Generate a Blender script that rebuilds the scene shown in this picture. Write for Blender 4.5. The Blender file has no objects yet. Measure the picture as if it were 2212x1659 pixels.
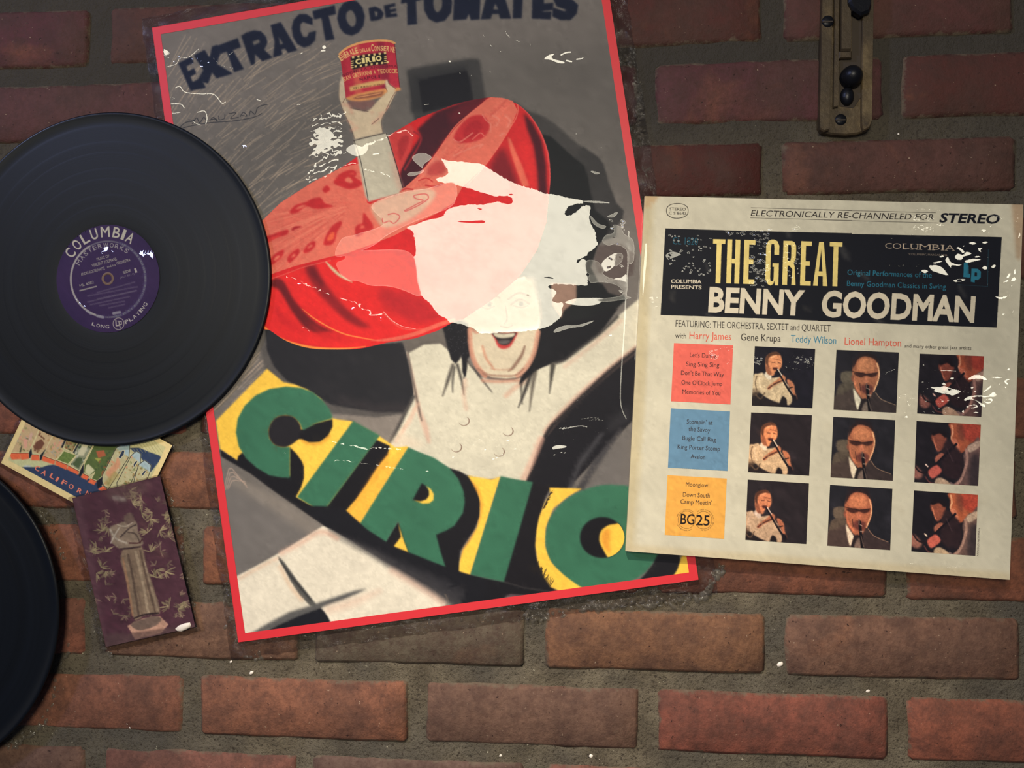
import bpy, bmesh, math, random
import numpy as np
from mathutils import Vector, Matrix
random.seed(5)
RNG = np.random.RandomState(11)
C = bpy.context.scene.collection
SC = bpy.context.scene

# ---------------------------------------------------------------- camera
W, H, F, D = 2212.0, 1659.0, 1650.0, 0.66805
AX, AY = math.radians(0.78984), math.radians(-4.56678)
def _rot(rx, ry):
    cx, sx, cy, sy = math.cos(rx), math.sin(rx), math.cos(ry), math.sin(ry)
    return np.array([[cy, 0, sy], [0, 1, 0], [-sy, 0, cy]]) @ np.array([[1, 0, 0], [0, cx, -sx], [0, sx, cx]])
MR = _rot(AX, AY)                      # camera axes (right, down, forward) in the wall's frame
CAM = np.array([0.0, -D, 0.0])
cam = bpy.data.objects.new('camera', bpy.data.cameras.new('camera')); C.objects.link(cam)
cam.data.sensor_width = 36.0; cam.data.lens = F / W * 36.0
cam.data.clip_start = 0.01
_b = lambda v: Vector((v[0], v[2], -v[1]))
r_, u_, k_ = _b(MR[:, 0]), -_b(MR[:, 1]), -_b(MR[:, 2])
cam.matrix_world = Matrix.Translation(Vector(CAM)) @ Matrix((r_, u_, k_)).transposed().to_4x4()
SC.camera = cam

def U(p, h=0.0):
    """photo pixel -> world point on the plane h metres in front of the brick faces (y = -h)"""
    p = np.atleast_2d(np.asarray(p, float))
    d = np.c_[(p[:, 0] - W / 2) / F, (p[:, 1] - H / 2) / F, np.ones(len(p))] @ MR.T
    t = (D - h) / d[:, 2]
    return np.c_[d[:, 0] * t, np.full(len(p), -h, float), -d[:, 1] * t]
def PX(X):
    X = np.atleast_2d(X)
    v = np.c_[X[:, 0], -X[:, 2], X[:, 1] + D] @ MR
    return np.c_[v[:, 0] / v[:, 2] * F + W / 2, v[:, 1] / v[:, 2] * F + H / 2]

# ---------------------------------------------------------------- world, lights, exposure
wd = bpy.data.worlds.new('world'); SC.world = wd; wd.use_nodes = True
wd.node_tree.nodes['Background'].inputs[0].default_value = (0.55, 0.66, 1.0, 1)
wd.node_tree.nodes['Background'].inputs[1].default_value = 0.10
SC.view_settings.view_transform = 'Standard'; SC.view_settings.look = 'None'
SC.view_settings.exposure = 0.0; SC.view_settings.gamma = 1.0; SC.view_settings.use_curve_mapping = False
def light(name, kind, loc, aim, power, col, **kw):
    l = bpy.data.lights.new(name, kind); l.energy = power; l.color = col
    for k, v in kw.items(): setattr(l, k, v)
    o = bpy.data.objects.new(name, l); C.objects.link(o); o.location = loc
    o.rotation_euler = (Vector(aim) - Vector(loc)).to_track_quat('-Z', 'Y').to_euler(); return o
# the round table lamp across the room, whose reflection is the white patch on the poster's film
LD, LR = 1.6, 0.285
_p = U((1095, 585))[0]
LAMP = np.array([_p[0] * (D + LD) / D, -LD, _p[2] * (D + LD) / D])
light('room_lamp', 'AREA', LAMP, (LAMP[0], 0, LAMP[2]), 16.2, (1.0, 0.93, 0.74), shape='DISK', size=2 * LR)
# an added, unseen spot from above, brightening the lower part of the wall
SPOT = np.array([-0.35, -1.25, 1.25])
light('added_spot', 'SPOT', SPOT, (0.0, 0, -0.36), 128, (1.0, 0.90, 0.80), spot_size=math.radians(30), spot_blend=1.0, shadow_soft_size=0.05)
# added cool fill, unseen, up left, for a bluish cast and glints
COOL = np.array([-2.1, -1.5, 1.3])
light('cool_fill', 'AREA', COOL, (-0.45, 0, 0.25), 24, (0.50, 0.58, 1.0), shape='DISK', size=0.24)

# ---------------------------------------------------------------- helpers
def tag(o, label=None, cat=None, group=None, kind=None):
    for k, v in (('label', label), ('category', cat), ('group', group), ('kind', kind)):
        if v: o[k] = v
    return o
def empty(name, loc, label, cat, group=None):
    o = bpy.data.objects.new(name, None); C.objects.link(o); o.location = loc; o.empty_display_size = .02
    return tag(o, label, cat, group)
def meshobj(name, verts, faces, mat, parent=None, smooth=False):
    """verts in world space; the parent's location is taken off"""
    v = np.asarray(verts, float)
    if parent is not None: v = v - np.array(parent_loc(parent))
    m = bpy.data.meshes.new(name)
    m.from_pydata([tuple(x) for x in v], [], [tuple(int(i) for i in f) for f in faces])
    if mat: m.materials.append(mat)
    if smooth:
        for p in m.polygons: p.use_smooth = True
    o = bpy.data.objects.new(name, m); C.objects.link(o)
    if parent is not None: o.parent = parent
    m.update()
    return o
def parent_loc(p):
    l = Vector((0, 0, 0))
    while p is not None:
        l = l + p.location; p = p.parent
    return l
def lin(c):
    c = np.asarray(c, float) / 255.0
    return np.where(c <= 0.04045, c / 12.92, ((c + 0.055) / 1.055) ** 2.4)
def L4(c): return tuple(lin(c)) + (1.0,)

class NT:
    def __init__(s, name):
        s.m = bpy.data.materials.new(name); s.m.use_nodes = True; s.t = s.m.node_tree
        s.p = s.t.nodes['Principled BSDF']; s.out = s.t.nodes['Material Output']
    def n(s, typ, **kw):
        x = s.t.nodes.new(typ)
        for k, v in kw.items():
            if k.startswith('i_'):
                key = k[2:]; key = int(key) if key.isdigit() else key.replace('_', ' ')
                x.inputs[key].default_value = v
            else: setattr(x, k, v)
        return x
    def l(s, a, b): s.t.links.new(a, b)
    def noise(s, scale, detail=4, rough=.6, vec=None, dist=0):
        x = s.n('ShaderNodeTexNoise'); x.inputs['Scale'].default_value = scale; x.inputs['Detail'].default_value = detail
        x.inputs['Roughness'].default_value = rough; x.inputs['Distortion'].default_value = dist
        if vec is not None: s.l(vec, x.inputs['Vector'])
        return x.outputs['Fac']
    def ramp(s, fac, stops):
        r = s.n('ShaderNodeValToRGB'); e = r.color_ramp.elements
        while len(e) < len(stops): e.new(0.5)
        for i, (p, c) in enumerate(stops):
            e[i].position = p; e[i].color = c if len(c) == 4 else tuple(c) + (1,)
        s.l(fac, r.inputs[0]); return r.outputs[0]
    def mix(s, fac, a, b, mode='MIX'):
        x = s.n('ShaderNodeMix', data_type='RGBA', blend_type=mode)
        for i, v in ((0, fac), (6, a), (7, b)):
            if hasattr(v, 'links'): s.l(v, x.inputs[i])
            else: x.inputs[i].default_value = v
        return x.outputs[2]
    def math(s, op, a, b=0.0):
        x = s.n('ShaderNodeMath', operation=op)
        for i, v in ((0, a), (1, b)):
            if hasattr(v, 'links'): s.l(v, x.inputs[i])
            else: x.inputs[i].default_value = v
        return x.outputs[0]
    def bump(s, hgt, strength, dist, normal=None):
        b = s.n('ShaderNodeBump'); b.inputs['Strength'].default_value = strength; b.inputs['Distance'].default_value = dist
        s.l(hgt, b.inputs['Height'])
        if normal is not None: s.l(normal, b.inputs['Normal'])
        return b.outputs[0]
    def pos(s): return s.n('ShaderNodeTexCoord').outputs['Object']
    def gpos(s): return s.n('ShaderNodeNewGeometry').outputs['Position']

def simple(name, col, rough=.5, metal=0.0, coat=0.0, bump=0.0, bscale=400, var=0.12):
    m = NT(name); g = m.gpos()
    f = m.noise(bscale * .3, 5, .6, g)
    base = L4(col)
    m.l(m.mix(f, tuple(c * (1 - var) for c in base[:3]) + (1,), tuple(min(1, c * (1 + var)) for c in base[:3]) + (1,)), m.p.inputs['Base Color'])
    m.p.inputs['Roughness'].default_value = rough; m.p.inputs['Metallic'].default_value = metal; m.p.inputs['Coat Weight'].default_value = coat
    if bump: m.l(m.bump(m.noise(bscale, 5, .6, g), bump, .0006), m.p.inputs['Normal'])
    return m.m

# ---------------------------------------------------------------- painter: prints are drawn as vector shapes into a colour attribute
def boxblur(a, r):
    if r < 1: return a
    for ax in (0, 1):
        k = 2 * r + 1
        p = np.pad(a, [(k, k) if i == ax else (0, 0) for i in range(a.ndim)], mode='edge')
        c = np.cumsum(p, axis=ax, dtype=np.float64)
        n = a.shape[ax]
        hi = np.take(c, np.arange(k + r, k + r + n), axis=ax); lo = np.take(c, np.arange(k - r - 1, k - r - 1 + n), axis=ax)
        a = ((hi - lo) / k).astype(np.float32)
    return a
def noise2(h, w, cell, seed=0, octaves=3, sx=1.0):
    rs = np.random.RandomState(seed); out = np.zeros((h, w), np.float32); amp, tot = 1.0, 0.0
    for o in range(octaves):
        cx, cy = max(1.0, cell * sx / 2 ** o), max(1.0, cell / 2 ** o)
        gh, gw = int(h / cy) + 3, int(w / cx) + 3
        g = rs.rand(gh, gw).astype(np.float32)
        y = np.arange(h) / cy; x = np.arange(w) / cx
        yi = y.astype(int); xi = x.astype(int); fy = y - yi; fx = x - xi
        fy = fy * fy * (3 - 2 * fy); fx = fx * fx * (3 - 2 * fx)
        a = g[yi][:, xi] * (1 - fx) + g[yi][:, xi + 1] * fx
        b = g[yi + 1][:, xi] * (1 - fx) + g[yi + 1][:, xi + 1] * fx
        out += amp * (a * (1 - fy)[:, None] + b * fy[:, None]); tot += amp; amp *= .5
    return out / tot
def cr(pts, closed=True, n=6):
    p = np.asarray(pts, float); N = len(p); out = []
    idx = range(N) if closed else range(N - 1)
    for i in idx:
        if closed: a, b, c, d = p[(i - 1) % N], p[i], p[(i + 1) % N], p[(i + 2) % N]
        else: a, b, c, d = p[max(i - 1, 0)], p[i], p[i + 1], p[min(i + 2, N - 1)]
        for k in range(n):
            t = k / n
            out.append(.5 * (2 * b + (c - a) * t + (2 * a - 5 * b + 4 * c - d) * t * t + (3 * b - a - 3 * c + d) * t ** 3))
    if not closed: out.append(p[-1])
    return np.array(out)
_gly = {}
def glyphs(text, bold=0.0):
    """boundary edges of a line of the built-in font, scaled so that capitals are 1 high and the line is 1 wide"""
    key = (text, bold)
    if key not in _gly:
        def edges(s):
            cu = bpy.data.curves.new('t', 'FONT'); cu.body = s; cu.offset = bold; cu.resolution_u = 3; cu.fill_mode = 'BOTH' if hasattr(cu, 'fill_mode') else 'BOTH'
            ob = bpy.data.objects.new('t', cu); C.objects.link(ob)
            me = bpy.data.meshes.new_from_object(ob)
            from collections import Counter
            cnt = Counter()
            for p in me.polygons:
                for k in p.edge_keys: cnt[k] += 1
            co = np.array([v.co[:2] for v in me.vertices]) if len(me.vertices) else np.zeros((0, 2))
            e = np.array([[co[a], co[b]] for (a, b), c in cnt.items() if c == 1]) if cnt else np.zeros((0, 2, 2))
            bpy.data.meshes.remove(me); bpy.data.objects.remove(ob); bpy.data.curves.remove(cu)
            return e
        e = edges(text); hh = edges('H'); top, bot = hh[..., 1].max(), hh[..., 1].min()
        x0, x1 = e[..., 0].min(), e[..., 0].max()
        e = e.copy(); e[..., 0] = (e[..., 0] - x0) / (x1 - x0); e[..., 1] = (e[..., 1] - bot) / (top - bot)
        _gly[key] = e
    return _gly[key]
def hom(src, dst):
    A, b = [], []
    for (x, y), (u, v) in zip(src, dst):
        A.append([x, y, 1, 0, 0, 0, -u * x, -u * y]); b.append(u)
        A.append([0, 0, 0, x, y, 1, -v * x, -v * y]); b.append(v)
    h = np.linalg.solve(np.array(A, float), np.array(b, float))
    return np.append(h, 1).reshape(3, 3)
def aph(M, p):
    p = np.asarray(p, float); s = p.shape; q = p.reshape(-1, 2)
    r = np.c_[q, np.ones(len(q))] @ M.T
    return (r[:, :2] / r[:, 2:]).reshape(s)
# frames of reference of my measurements (origin, scale) in the photograph
REG = dict(px=(0, 0, 1), R1=(320, 0, 3.7707), R2=(820, 0, 3.6867), R3=(560, 180, 3.95), R4=(560, 560, 4.148), R5=(860, 300, 3.6074),
           R6=(840, 680, 3.95), P1=(440, 780, 3.95), P2=(900, 960, 3.45625), P3=(440, 1100, 3.6867), S5=(100, 460, 5.9259),
           S6=(0, 880, 3.0717), C1=(1340, 400, 4.424), C2=(1780, 400, 4.6088), C3=(1420, 720, 5.925), C4=(1420, 980, 6.1444),
           C5=(1780, 720, 5.1204), C6=(1780, 980, 5.1204), CAN=(700, 60, 9.215), PC=(0, 900, 8.2958), BR=(1700, 0, 5.35))
def Z(reg, pts):
    x, y, s = REG[reg]
    return np.asarray(pts, float) / s + np.array([x, y])

class Canvas:
    def __init__(s, quad, w, h, col=(200, 200, 200), chan=3):
        s.quad = np.asarray(quad, float); s.w, s.h = int(w), int(h)
        s.uv2px = hom([(0, 0), (s.w, 0), (s.w, s.h), (0, s.h)], s.quad); s.px2uv = np.linalg.inv(s.uv2px)
        s.a = np.empty((s.h + 1, s.w + 1, 3), np.float32); s.a[:] = np.array(col, np.float32)
        s.clipm = None
        p = aph(s.px2uv, [s.quad.mean(0), s.quad.mean(0) + (10, 0)]); s.k = np.linalg.norm(p[1] - p[0]) / 10
    def E(s, reg, pts, smooth=False):
        p = aph(s.px2uv, Z(reg, pts))
        if smooth: p = cr(p)
        return np.stack([p, np.roll(p, -1, 0)], 1)
    def cov(s, edges, soft=0.0):
        SS = 3; pad = int(3 * soft * s.k + 2)
        x0 = max(0, int(edges[..., 0].min()) - pad); x1 = min(s.w, int(math.ceil(edges[..., 0].max())) + pad)
        y0 = max(0, int(edges[..., 1].min()) - pad); y1 = min(s.h, int(math.ceil(edges[..., 1].max())) + pad)
        if x1 <= x0 or y1 <= y0: return None
        nw, nh = (x1 - x0 + 1), (y1 - y0 + 1)
        g = np.zeros((nh * SS, nw * SS + 1), np.int32)
        ex = (edges[..., 0] - x0 + .5) * SS; ey = (edges[..., 1] - y0 + .5) * SS
        for (xa, xb), (ya, yb) in zip(ex, ey):
            if ya == yb: continue
            if ya > yb: xa, xb, ya, yb = xb, xa, yb, ya
            r0 = max(0, int(math.ceil(ya - .5))); r1 = min(nh * SS - 1, int(math.ceil(yb - .5)) - 1)
            if r1 < r0: continue
            r = np.arange(r0, r1 + 1)
            x = xa + (r + .5 - ya) * (xb - xa) / (yb - ya)
            c = np.clip(np.ceil(x - .5).astype(int), 0, nw * SS)
            g[r, c] += 1
        m = (np.cumsum(g, 1)[:, :-1] & 1).astype(np.float32).reshape(nh, SS, nw, SS).mean((1, 3))
        if soft > 0:
            r = max(1, int(round(soft * s.k * .6)))
            for _ in range(3): m = boxblur(m, r)
        return x0, y0, m
    def put(s, cm, col, alpha=1.0):
        if cm is None: return
        x0, y0, m = cm; h, w = m.shape
        m = m * alpha
        if s.clipm is not None: m = m * s.clipm[y0:y0 + h, x0:x0 + w]
        v = s.a[y0:y0 + h, x0:x0 + w]
        c = col if isinstance(col, np.ndarray) and col.ndim == 3 else np.array(col, np.float32)
        if isinstance(col, np.ndarray) and col.ndim == 3: c = col[y0:y0 + h, x0:x0 + w]
        v += (c - v) * m[..., None]
    def P(s, reg, pts, col, soft=0.0, smooth=False, alpha=1.0):
        s.put(s.cov(s.E(reg, pts, smooth), soft), col, alpha)
    def clip(s, reg=None, pts=None, smooth=False, soft=0.0):
        if reg is None: s.clipm = None; return
        c = s.cov(s.E(reg, pts, smooth), soft); s.clipm = np.zeros(s.a.shape[:2], np.float32)
        x0, y0, m = c; s.clipm[y0:y0 + m.shape[0], x0:x0 + m.shape[1]] = m
    def L(s, reg, pts, wid, col, soft=0.4, alpha=1.0, smooth=True, wpx=False):
        """stroke; wid (a number or one per point) in the units of the region"""
        sc = REG[reg][2]; p = aph(s.px2uv, Z(reg, pts)); n = len(p)
        wd_ = np.full(n, wid, float) if np.isscalar(wid) else np.asarray(wid, float)
        wd_ = wd_ / (1 if wpx else sc) * s.k
        if smooth and n > 2:
            q = cr(np.c_[p, wd_], False, 5); p, wd_ = q[:, :2], q[:, 2]
        sf = max(.5, soft * s.k); pad = wd_.max() / 2 + 2 * sf + 1
        x0 = max(0, int(p[:, 0].min() - pad)); x1 = min(s.w, int(p[:, 0].max() + pad) + 1)
        y0 = max(0, int(p[:, 1].min() - pad)); y1 = min(s.h, int(p[:, 1].max() + pad) + 1)
        if x1 <= x0 or y1 <= y0: return
        m = np.zeros((y1 - y0 + 1, x1 - x0 + 1), np.float32)
        for i in range(len(p) - 1):
            a, b = p[i], p[i + 1]; pd = max(wd_[i], wd_[i + 1]) / 2 + 2 * sf + 1
            xa = max(x0, int(min(a[0], b[0]) - pd)); xb = min(x1, int(max(a[0], b[0]) + pd) + 1)
            ya = max(y0, int(min(a[1], b[1]) - pd)); yb = min(y1, int(max(a[1], b[1]) + pd) + 1)
            if xb <= xa or yb <= ya: continue
            yy, xx = np.mgrid[ya:yb + 1, xa:xb + 1]
            ab = b - a; L2 = max(1e-9, ab @ ab)
            t = np.clip(((xx - a[0]) * ab[0] + (yy - a[1]) * ab[1]) / L2, 0, 1)
            d = np.hypot(xx - a[0] - t * ab[0], yy - a[1] - t * ab[1])
            ww = (wd_[i] * (1 - t) + wd_[i + 1] * t) / 2
            v = np.clip(.5 + (ww - d) / (2 * sf), 0, 1) * np.clip(ww * 2 / .8, 0, 1)
            sub = m[ya - y0:yb - y0 + 1, xa - x0:xb - x0 + 1]; np.maximum(sub, v, out=sub)
        s.put((x0, y0, m), col, alpha)
    def T(s, text, a, b, cap, col, bold=0.0, shear=0.0, alpha=1.0, soft=0.0):
        """a line of text: a, b are photo pixels of the baseline's two ends, cap the height of capitals in pixels"""
        g = glyphs(text, bold).copy(); a = np.array(a, float); b = np.array(b, float)
        d = b - a; n = np.array([d[1], -d[0]]) / np.linalg.norm(d)
        x = g[..., 0:1] + shear * cap / np.linalg.norm(d) * g[..., 1:2]
        s.put(s.cov(aph(s.px2uv, a + x * d + g[..., 1:2] * n * cap), soft), col, alpha)
    def arc_text(s, text, cen, rx, ry, a0, a1, cap, col, bold=0.0, inside=False):
        """letters along an ellipse, angles in degrees clockwise from the top"""
        n = len(text); wid = [1.25 if ch in 'MW' else .45 if ch == 'I' else .6 if ch == ' ' else 1.0 for ch in text]
        cum = np.cumsum([0] + wid); tot = cum[-1]
        for i, ch in enumerate(text):
            if ch == ' ': continue
            t = math.radians(a0 + (a1 - a0) * (cum[i] + wid[i] / 2) / tot)
            dirn = np.array([math.cos(t), math.sin(t)]) * (-1 if inside else 1)
            up = np.array([math.sin(t), -math.cos(t)]) * (-1 if inside else 1)
            p = np.array([cen[0] + rx * math.sin(t), cen[1] - ry * math.cos(t)])
            ww = abs(math.radians(a1 - a0)) * (rx + ry) / 2 * wid[i] / tot * .78
            g = glyphs(ch, bold); q = p + (g[..., 0:1] - .5) * dirn * ww + g[..., 1:2] * up * cap
            s.put(s.cov(aph(s.px2uv, q)), col)
    def mottle(s, amt, cell, seed=1, sx=1.0):
        n = noise2(s.h + 1, s.w + 1, cell * s.k, seed, 3, sx) - .5
        s.a *= (1 + amt * n * 2)[..., None]

# global masks, in photo pixels, of where the clear film's creases face the room lamp (1) or the added cool fill (third channel)
GC = Canvas([(0, 0), (W, 0), (W, H), (0, H)], W, H, (0, 0, 0))
def G(reg, pts, v=1.0, smooth=True, soft=0.0): GC.P(reg, pts, (1, v, GC_cool[0]), soft, smooth)
GC_cool = [0.0]
def GL(reg, pts, wid, v=1.0): GC.L(reg, pts, wid, (1, v, GC_cool[0]), .3)
def GR(reg, pts, jit, seed=5):
    q = cr(Z(reg, pts), True, 8); q = q + np.random.RandomState(seed).uniform(-jit, jit, q.shape); GC.put(GC.cov(np.stack([q, np.roll(q, -1, 0)], 1)), (1, 1, 0))
def GX(reg, pts, smooth=True): GC.P(reg, pts, (0, 1, 0), 0, smooth)
def sample(arr, px):
    x = np.clip(px[:, 0], 0, arr.shape[1] - 1.001); y = np.clip(px[:, 1], 0, arr.shape[0] - 1.001)
    xi = x.astype(int); yi = y.astype(int); fx = (x - xi)[:, None]; fy = (y - yi)[:, None]
    return (arr[yi, xi] * (1 - fx) + arr[yi, xi + 1] * fx) * (1 - fy) + (arr[yi + 1, xi] * (1 - fx) + arr[yi + 1, xi + 1] * fx) * fy
def unit(v): return v / np.linalg.norm(v, axis=1, keepdims=True)
def facing(X, T):
    return unit(unit(CAM - X) + unit(T - X))

_d = noise2(int(H) + 1, int(W) + 1, 5, 77, 2) * .5 + noise2(int(H) + 1, int(W) + 1, 40, 78, 3) * .5
DUST = np.clip((_d - .38) * 3, 0, 1)
def print_mat(name, rough=.55, coat_rough=.03, coat=1.0, ior=1.5, wave=0.0, grain=.05):
    m = NT(name)
    c = m.n('ShaderNodeAttribute', attribute_name='ink'); nn = m.n('ShaderNodeAttribute', attribute_name='film'); cw = m.n('ShaderNodeAttribute', attribute_name='gloss')
    g = m.gpos()
    f = m.noise(2600, 2, .7, g)
    k = m.math('ADD', m.math('MULTIPLY', m.math('SUBTRACT', f, .5), grain * 4), 1.0)
    cc = m.n('ShaderNodeVectorMath', operation='SCALE'); m.l(c.outputs['Color'], cc.inputs[0]); m.l(k, cc.inputs['Scale'])
    m.l(cc.outputs[0], m.p.inputs['Base Color'])
    m.p.inputs['Roughness'].default_value = rough; m.p.inputs['Specular IOR Level'].default_value = .12
    m.p.inputs['Coat Roughness'].default_value = coat_rough; m.p.inputs['Coat IOR'].default_value = ior
    m.l(m.math('MULTIPLY', cw.outputs['Fac'], coat), m.p.inputs['Coat Weight'])
    nv = m.n('ShaderNodeVectorMath', operation='NORMALIZE'); m.l(nn.outputs['Vector'], nv.inputs[0])
    if wave:
        m.l(m.bump(m.noise(160, 4, .6, g), wave, .0004, nv.outputs[0]), m.p.inputs['Coat Normal'])
    else: m.l(nv.outputs[0], m.p.inputs['Coat Normal'])
    return m.m

def sheet(name, cv, h, mat, parent, thr=7.0, disc=None, hfun=None):
    """the painted canvas as a mesh: large cells where the ink is even, small ones along its edges"""
    w, hh = cv.w, cv.h
    v, u = np.mgrid[0:hh + 1, 0:w + 1]
    px = aph(cv.uv2px, np.c_[u.ravel(), v.ravel()])
    gm = sample(GC.a, px).reshape(hh + 1, w + 1, 3)
    X = U(px, h)
    full = np.dstack([cv.a, gm[..., :1] * 60, gm[..., 1:2] * 25 * gm[..., :1], sample(DUST[..., None] * 14, px).reshape(hh + 1, w + 1, 1) * gm[..., :1]])
    cells = []
    todo = np.array([(x, y) for y in range(0, hh, 16) for x in range(0, w, 16)])
    b = 16
    while b >= 1 and len(todo):
        inb = (todo[:, 0] + b <= w) & (todo[:, 1] + b <= hh)
        if b == 1:
            for t in todo[inb]: pass
            cells.append(np.c_[todo[inb], np.full(inb.sum(), 1)]); break
        # deviation of the block from the plane through its corners
        oy, ox = np.mgrid[0:b + 1, 0:b + 1]; ty = (oy / b)[None, ..., None]; tx = (ox / b)[None, ..., None]
        ok = np.zeros(len(todo), bool)
        ti = np.where(inb)[0]
        for s0 in range(0, len(ti), 4000):
            q = todo[ti[s0:s0 + 4000]]
            blk = full[q[:, 1][:, None, None] + oy, q[:, 0][:, None, None] + ox]
            bil = (blk[:, :1, :1] * (1 - ty) * (1 - tx) + blk[:, :1, -1:] * (1 - ty) * tx + blk[:, -1:, :1] * ty * (1 - tx) + blk[:, -1:, -1:] * ty * tx)
            ok[ti[s0:s0 + 4000]] = np.abs(blk - bil).max((1, 2, 3)) < thr
        cells.append(np.c_[todo[ok], np.full(ok.sum(), b)])
        r = todo[~ok]; b //= 2
        todo = np.concatenate([r, r + (b, 0), r + (0, b), r + (b, b)])
        todo = todo[(todo[:, 0] < w) & (todo[:, 1] < hh)]
    c = np.concatenate(cells).astype(int)
    q = np.stack([np.stack([c[:, 0], c[:, 1]], 1), np.stack([c[:, 0], c[:, 1] + c[:, 2]], 1), np.stack([c[:, 0] + c[:, 2], c[:, 1] + c[:, 2]], 1), np.stack([c[:, 0] + c[:, 2], c[:, 1]], 1)], 1)
    Xg = X.copy()
    if disc is not None:                                   # round sheets: pull the rim cells onto the circle
        cen, rad = disc
        dv = Xg[:, [0, 2]] - cen; rr = np.hypot(dv[:, 0], dv[:, 1])
        inside = rr <= rad
        keep = inside[q[..., 1] * (w + 1) + q[..., 0]].any(1); q = q[keep]
        f = np.where(rr > rad, rad / np.maximum(rr, 1e-9), 1.0); Xg[:, 0] = cen[0] + dv[:, 0] * f; Xg[:, 2] = cen[1] + dv[:, 1] * f
    if hfun is not None: Xg[:, 1] -= hfun(px)
    ids = q[..., 1] * (w + 1) + q[..., 0]
    uniq, inv = np.unique(ids, return_inverse=True); inv = inv.reshape(ids.shape)
    P = Xg[uniq]; cols = lin(np.clip(cv.a.reshape(-1, 3)[uniq], 0, 255)); g = gm.reshape(-1, 3)[uniq]; pp = px[uniq]
    # film normals
    n = len(P); Nf = np.tile([0., -1., 0.], (n, 1))
    Ld = np.c_[P[:, 0], P[:, 2]]; fl = Ld + (Ld - CAM[[0, 2]]) * (LD / D)         # where a flat film would see the lamp plane
    off = fl - LAMP[[0, 2]]; ro = np.hypot(off[:, 0], off[:, 1]); dr = off / np.maximum(ro, 1e-6)[:, None]
    near = ro < LR * 1.25
    away = np.tile(LAMP, (n, 1)); away[:, 0] += dr[:, 0] * LR * 1.45; away[:, 2] += dr[:, 1] * LR * 1.45
    Nout = np.where(near[:, None], facing(P, away), Nf)
    toward = np.tile(LAMP, (n, 1)); kk = np.minimum(ro, LR * .55); toward[:, 0] += dr[:, 0] * kk; toward[:, 2] += dr[:, 1] * kk
    cool_w = g[:, 2:3] / np.maximum(g[:, :1], 1e-3)
    toward = toward * (1 - cool_w) + COOL * cool_w
    t = np.clip(g[:, :1], 0, 1)
    Nrm = unit(Nout * (1 - t) + facing(P, toward) * t)
    gl = np.where(g[:, 0] > .02, np.clip(g[:, 1] / np.maximum(g[:, 0], .02), 0, 1) * g[:, 0] + (1 - g[:, 0]), 1.0)
    dust = DUST[np.clip(pp[:, 1].astype(int), 0, int(H)), np.clip(pp[:, 0].astype(int), 0, int(W))]
    gl = gl * (1 - .13 * dust * np.clip(g[:, 0], 0, 1))          # dust and scuffs on the film dull it in specks
    loc = np.array(parent_loc(parent)) if parent is not None else np.zeros(3)
    me = bpy.data.meshes.new(name)
    me.vertices.add(n); me.vertices.foreach_set('co', (P - loc).ravel())
    me.loops.add(ids.size); me.loops.foreach_set('vertex_index', inv.ravel())
    me.polygons.add(len(q)); me.polygons.foreach_set('loop_start', np.arange(0, ids.size, 4)); me.polygons.foreach_set('loop_total', np.full(len(q), 4))
    me.update(calc_edges=True)
    a = me.attributes.new('ink', 'FLOAT_COLOR', 'POINT'); a.data.foreach_set('color', np.c_[cols, np.ones(n)].astype(np.float32).ravel())
    a = me.attributes.new('film', 'FLOAT_VECTOR', 'POINT'); a.data.foreach_set('vector', Nrm.astype(np.float32).ravel())
    a = me.attributes.new('gloss', 'FLOAT', 'POINT'); a.data.foreach_set('value', gl.astype(np.float32))
    me.materials.append(mat)
    o = bpy.data.objects.new(name, me); C.objects.link(o)
    if parent is not None: o.parent = parent
    print('sheet', name, len(q), 'quads')
    return o
# ---------------------------------------------------------------- wall: mortar bed and bricks (wall metres: x right, z up)
def mortar_mat():
    m = NT('lime_mortar'); g = m.gpos()
    a = m.noise(28, 6, .65, g); b = m.noise(420, 4, .7, g); c2 = m.noise(9, 3, .5, g)
    col = m.ramp(a, [(.28, L4((78, 69, 55))), (.5, L4((104, 94, 76))), (.72, L4((128, 117, 96)))])
    col = m.mix(m.ramp(c2, [(.42, (0, 0, 0)), (.62, (1, 1, 1))]), col, m.mix(.7, col, L4((80, 76, 68))))
    col = m.mix(m.ramp(b, [(.34, (1, 1, 1)), (.46, (0, 0, 0))]), col, L4((58, 50, 40)))
    col = m.mix(m.ramp(m.noise(300, 2, .5, g), [(.72, (0, 0, 0)), (.78, (1, 1, 1))]), col, L4((180, 172, 146)))
    sp = m.n('ShaderNodeSeparateXYZ'); m.l(g, sp.inputs[0])     # mortar colour darkened in the upper courses, standing in for dimmer light
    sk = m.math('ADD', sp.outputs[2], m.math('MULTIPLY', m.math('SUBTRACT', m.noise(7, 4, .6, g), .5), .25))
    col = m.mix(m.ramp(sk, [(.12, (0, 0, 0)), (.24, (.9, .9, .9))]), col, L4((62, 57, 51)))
    m.l(col, m.p.inputs['Base Color']); m.p.inputs['Roughness'].default_value = .85; m.p.inputs['Specular IOR Level'].default_value = .25
    n1 = m.bump(m.noise(60, 5, .7, g), .8, .005); m.l(m.bump(m.noise(420, 4, .75, g), .9, .0014, n1), m.p.inputs['Normal'])
    return m.m
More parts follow.
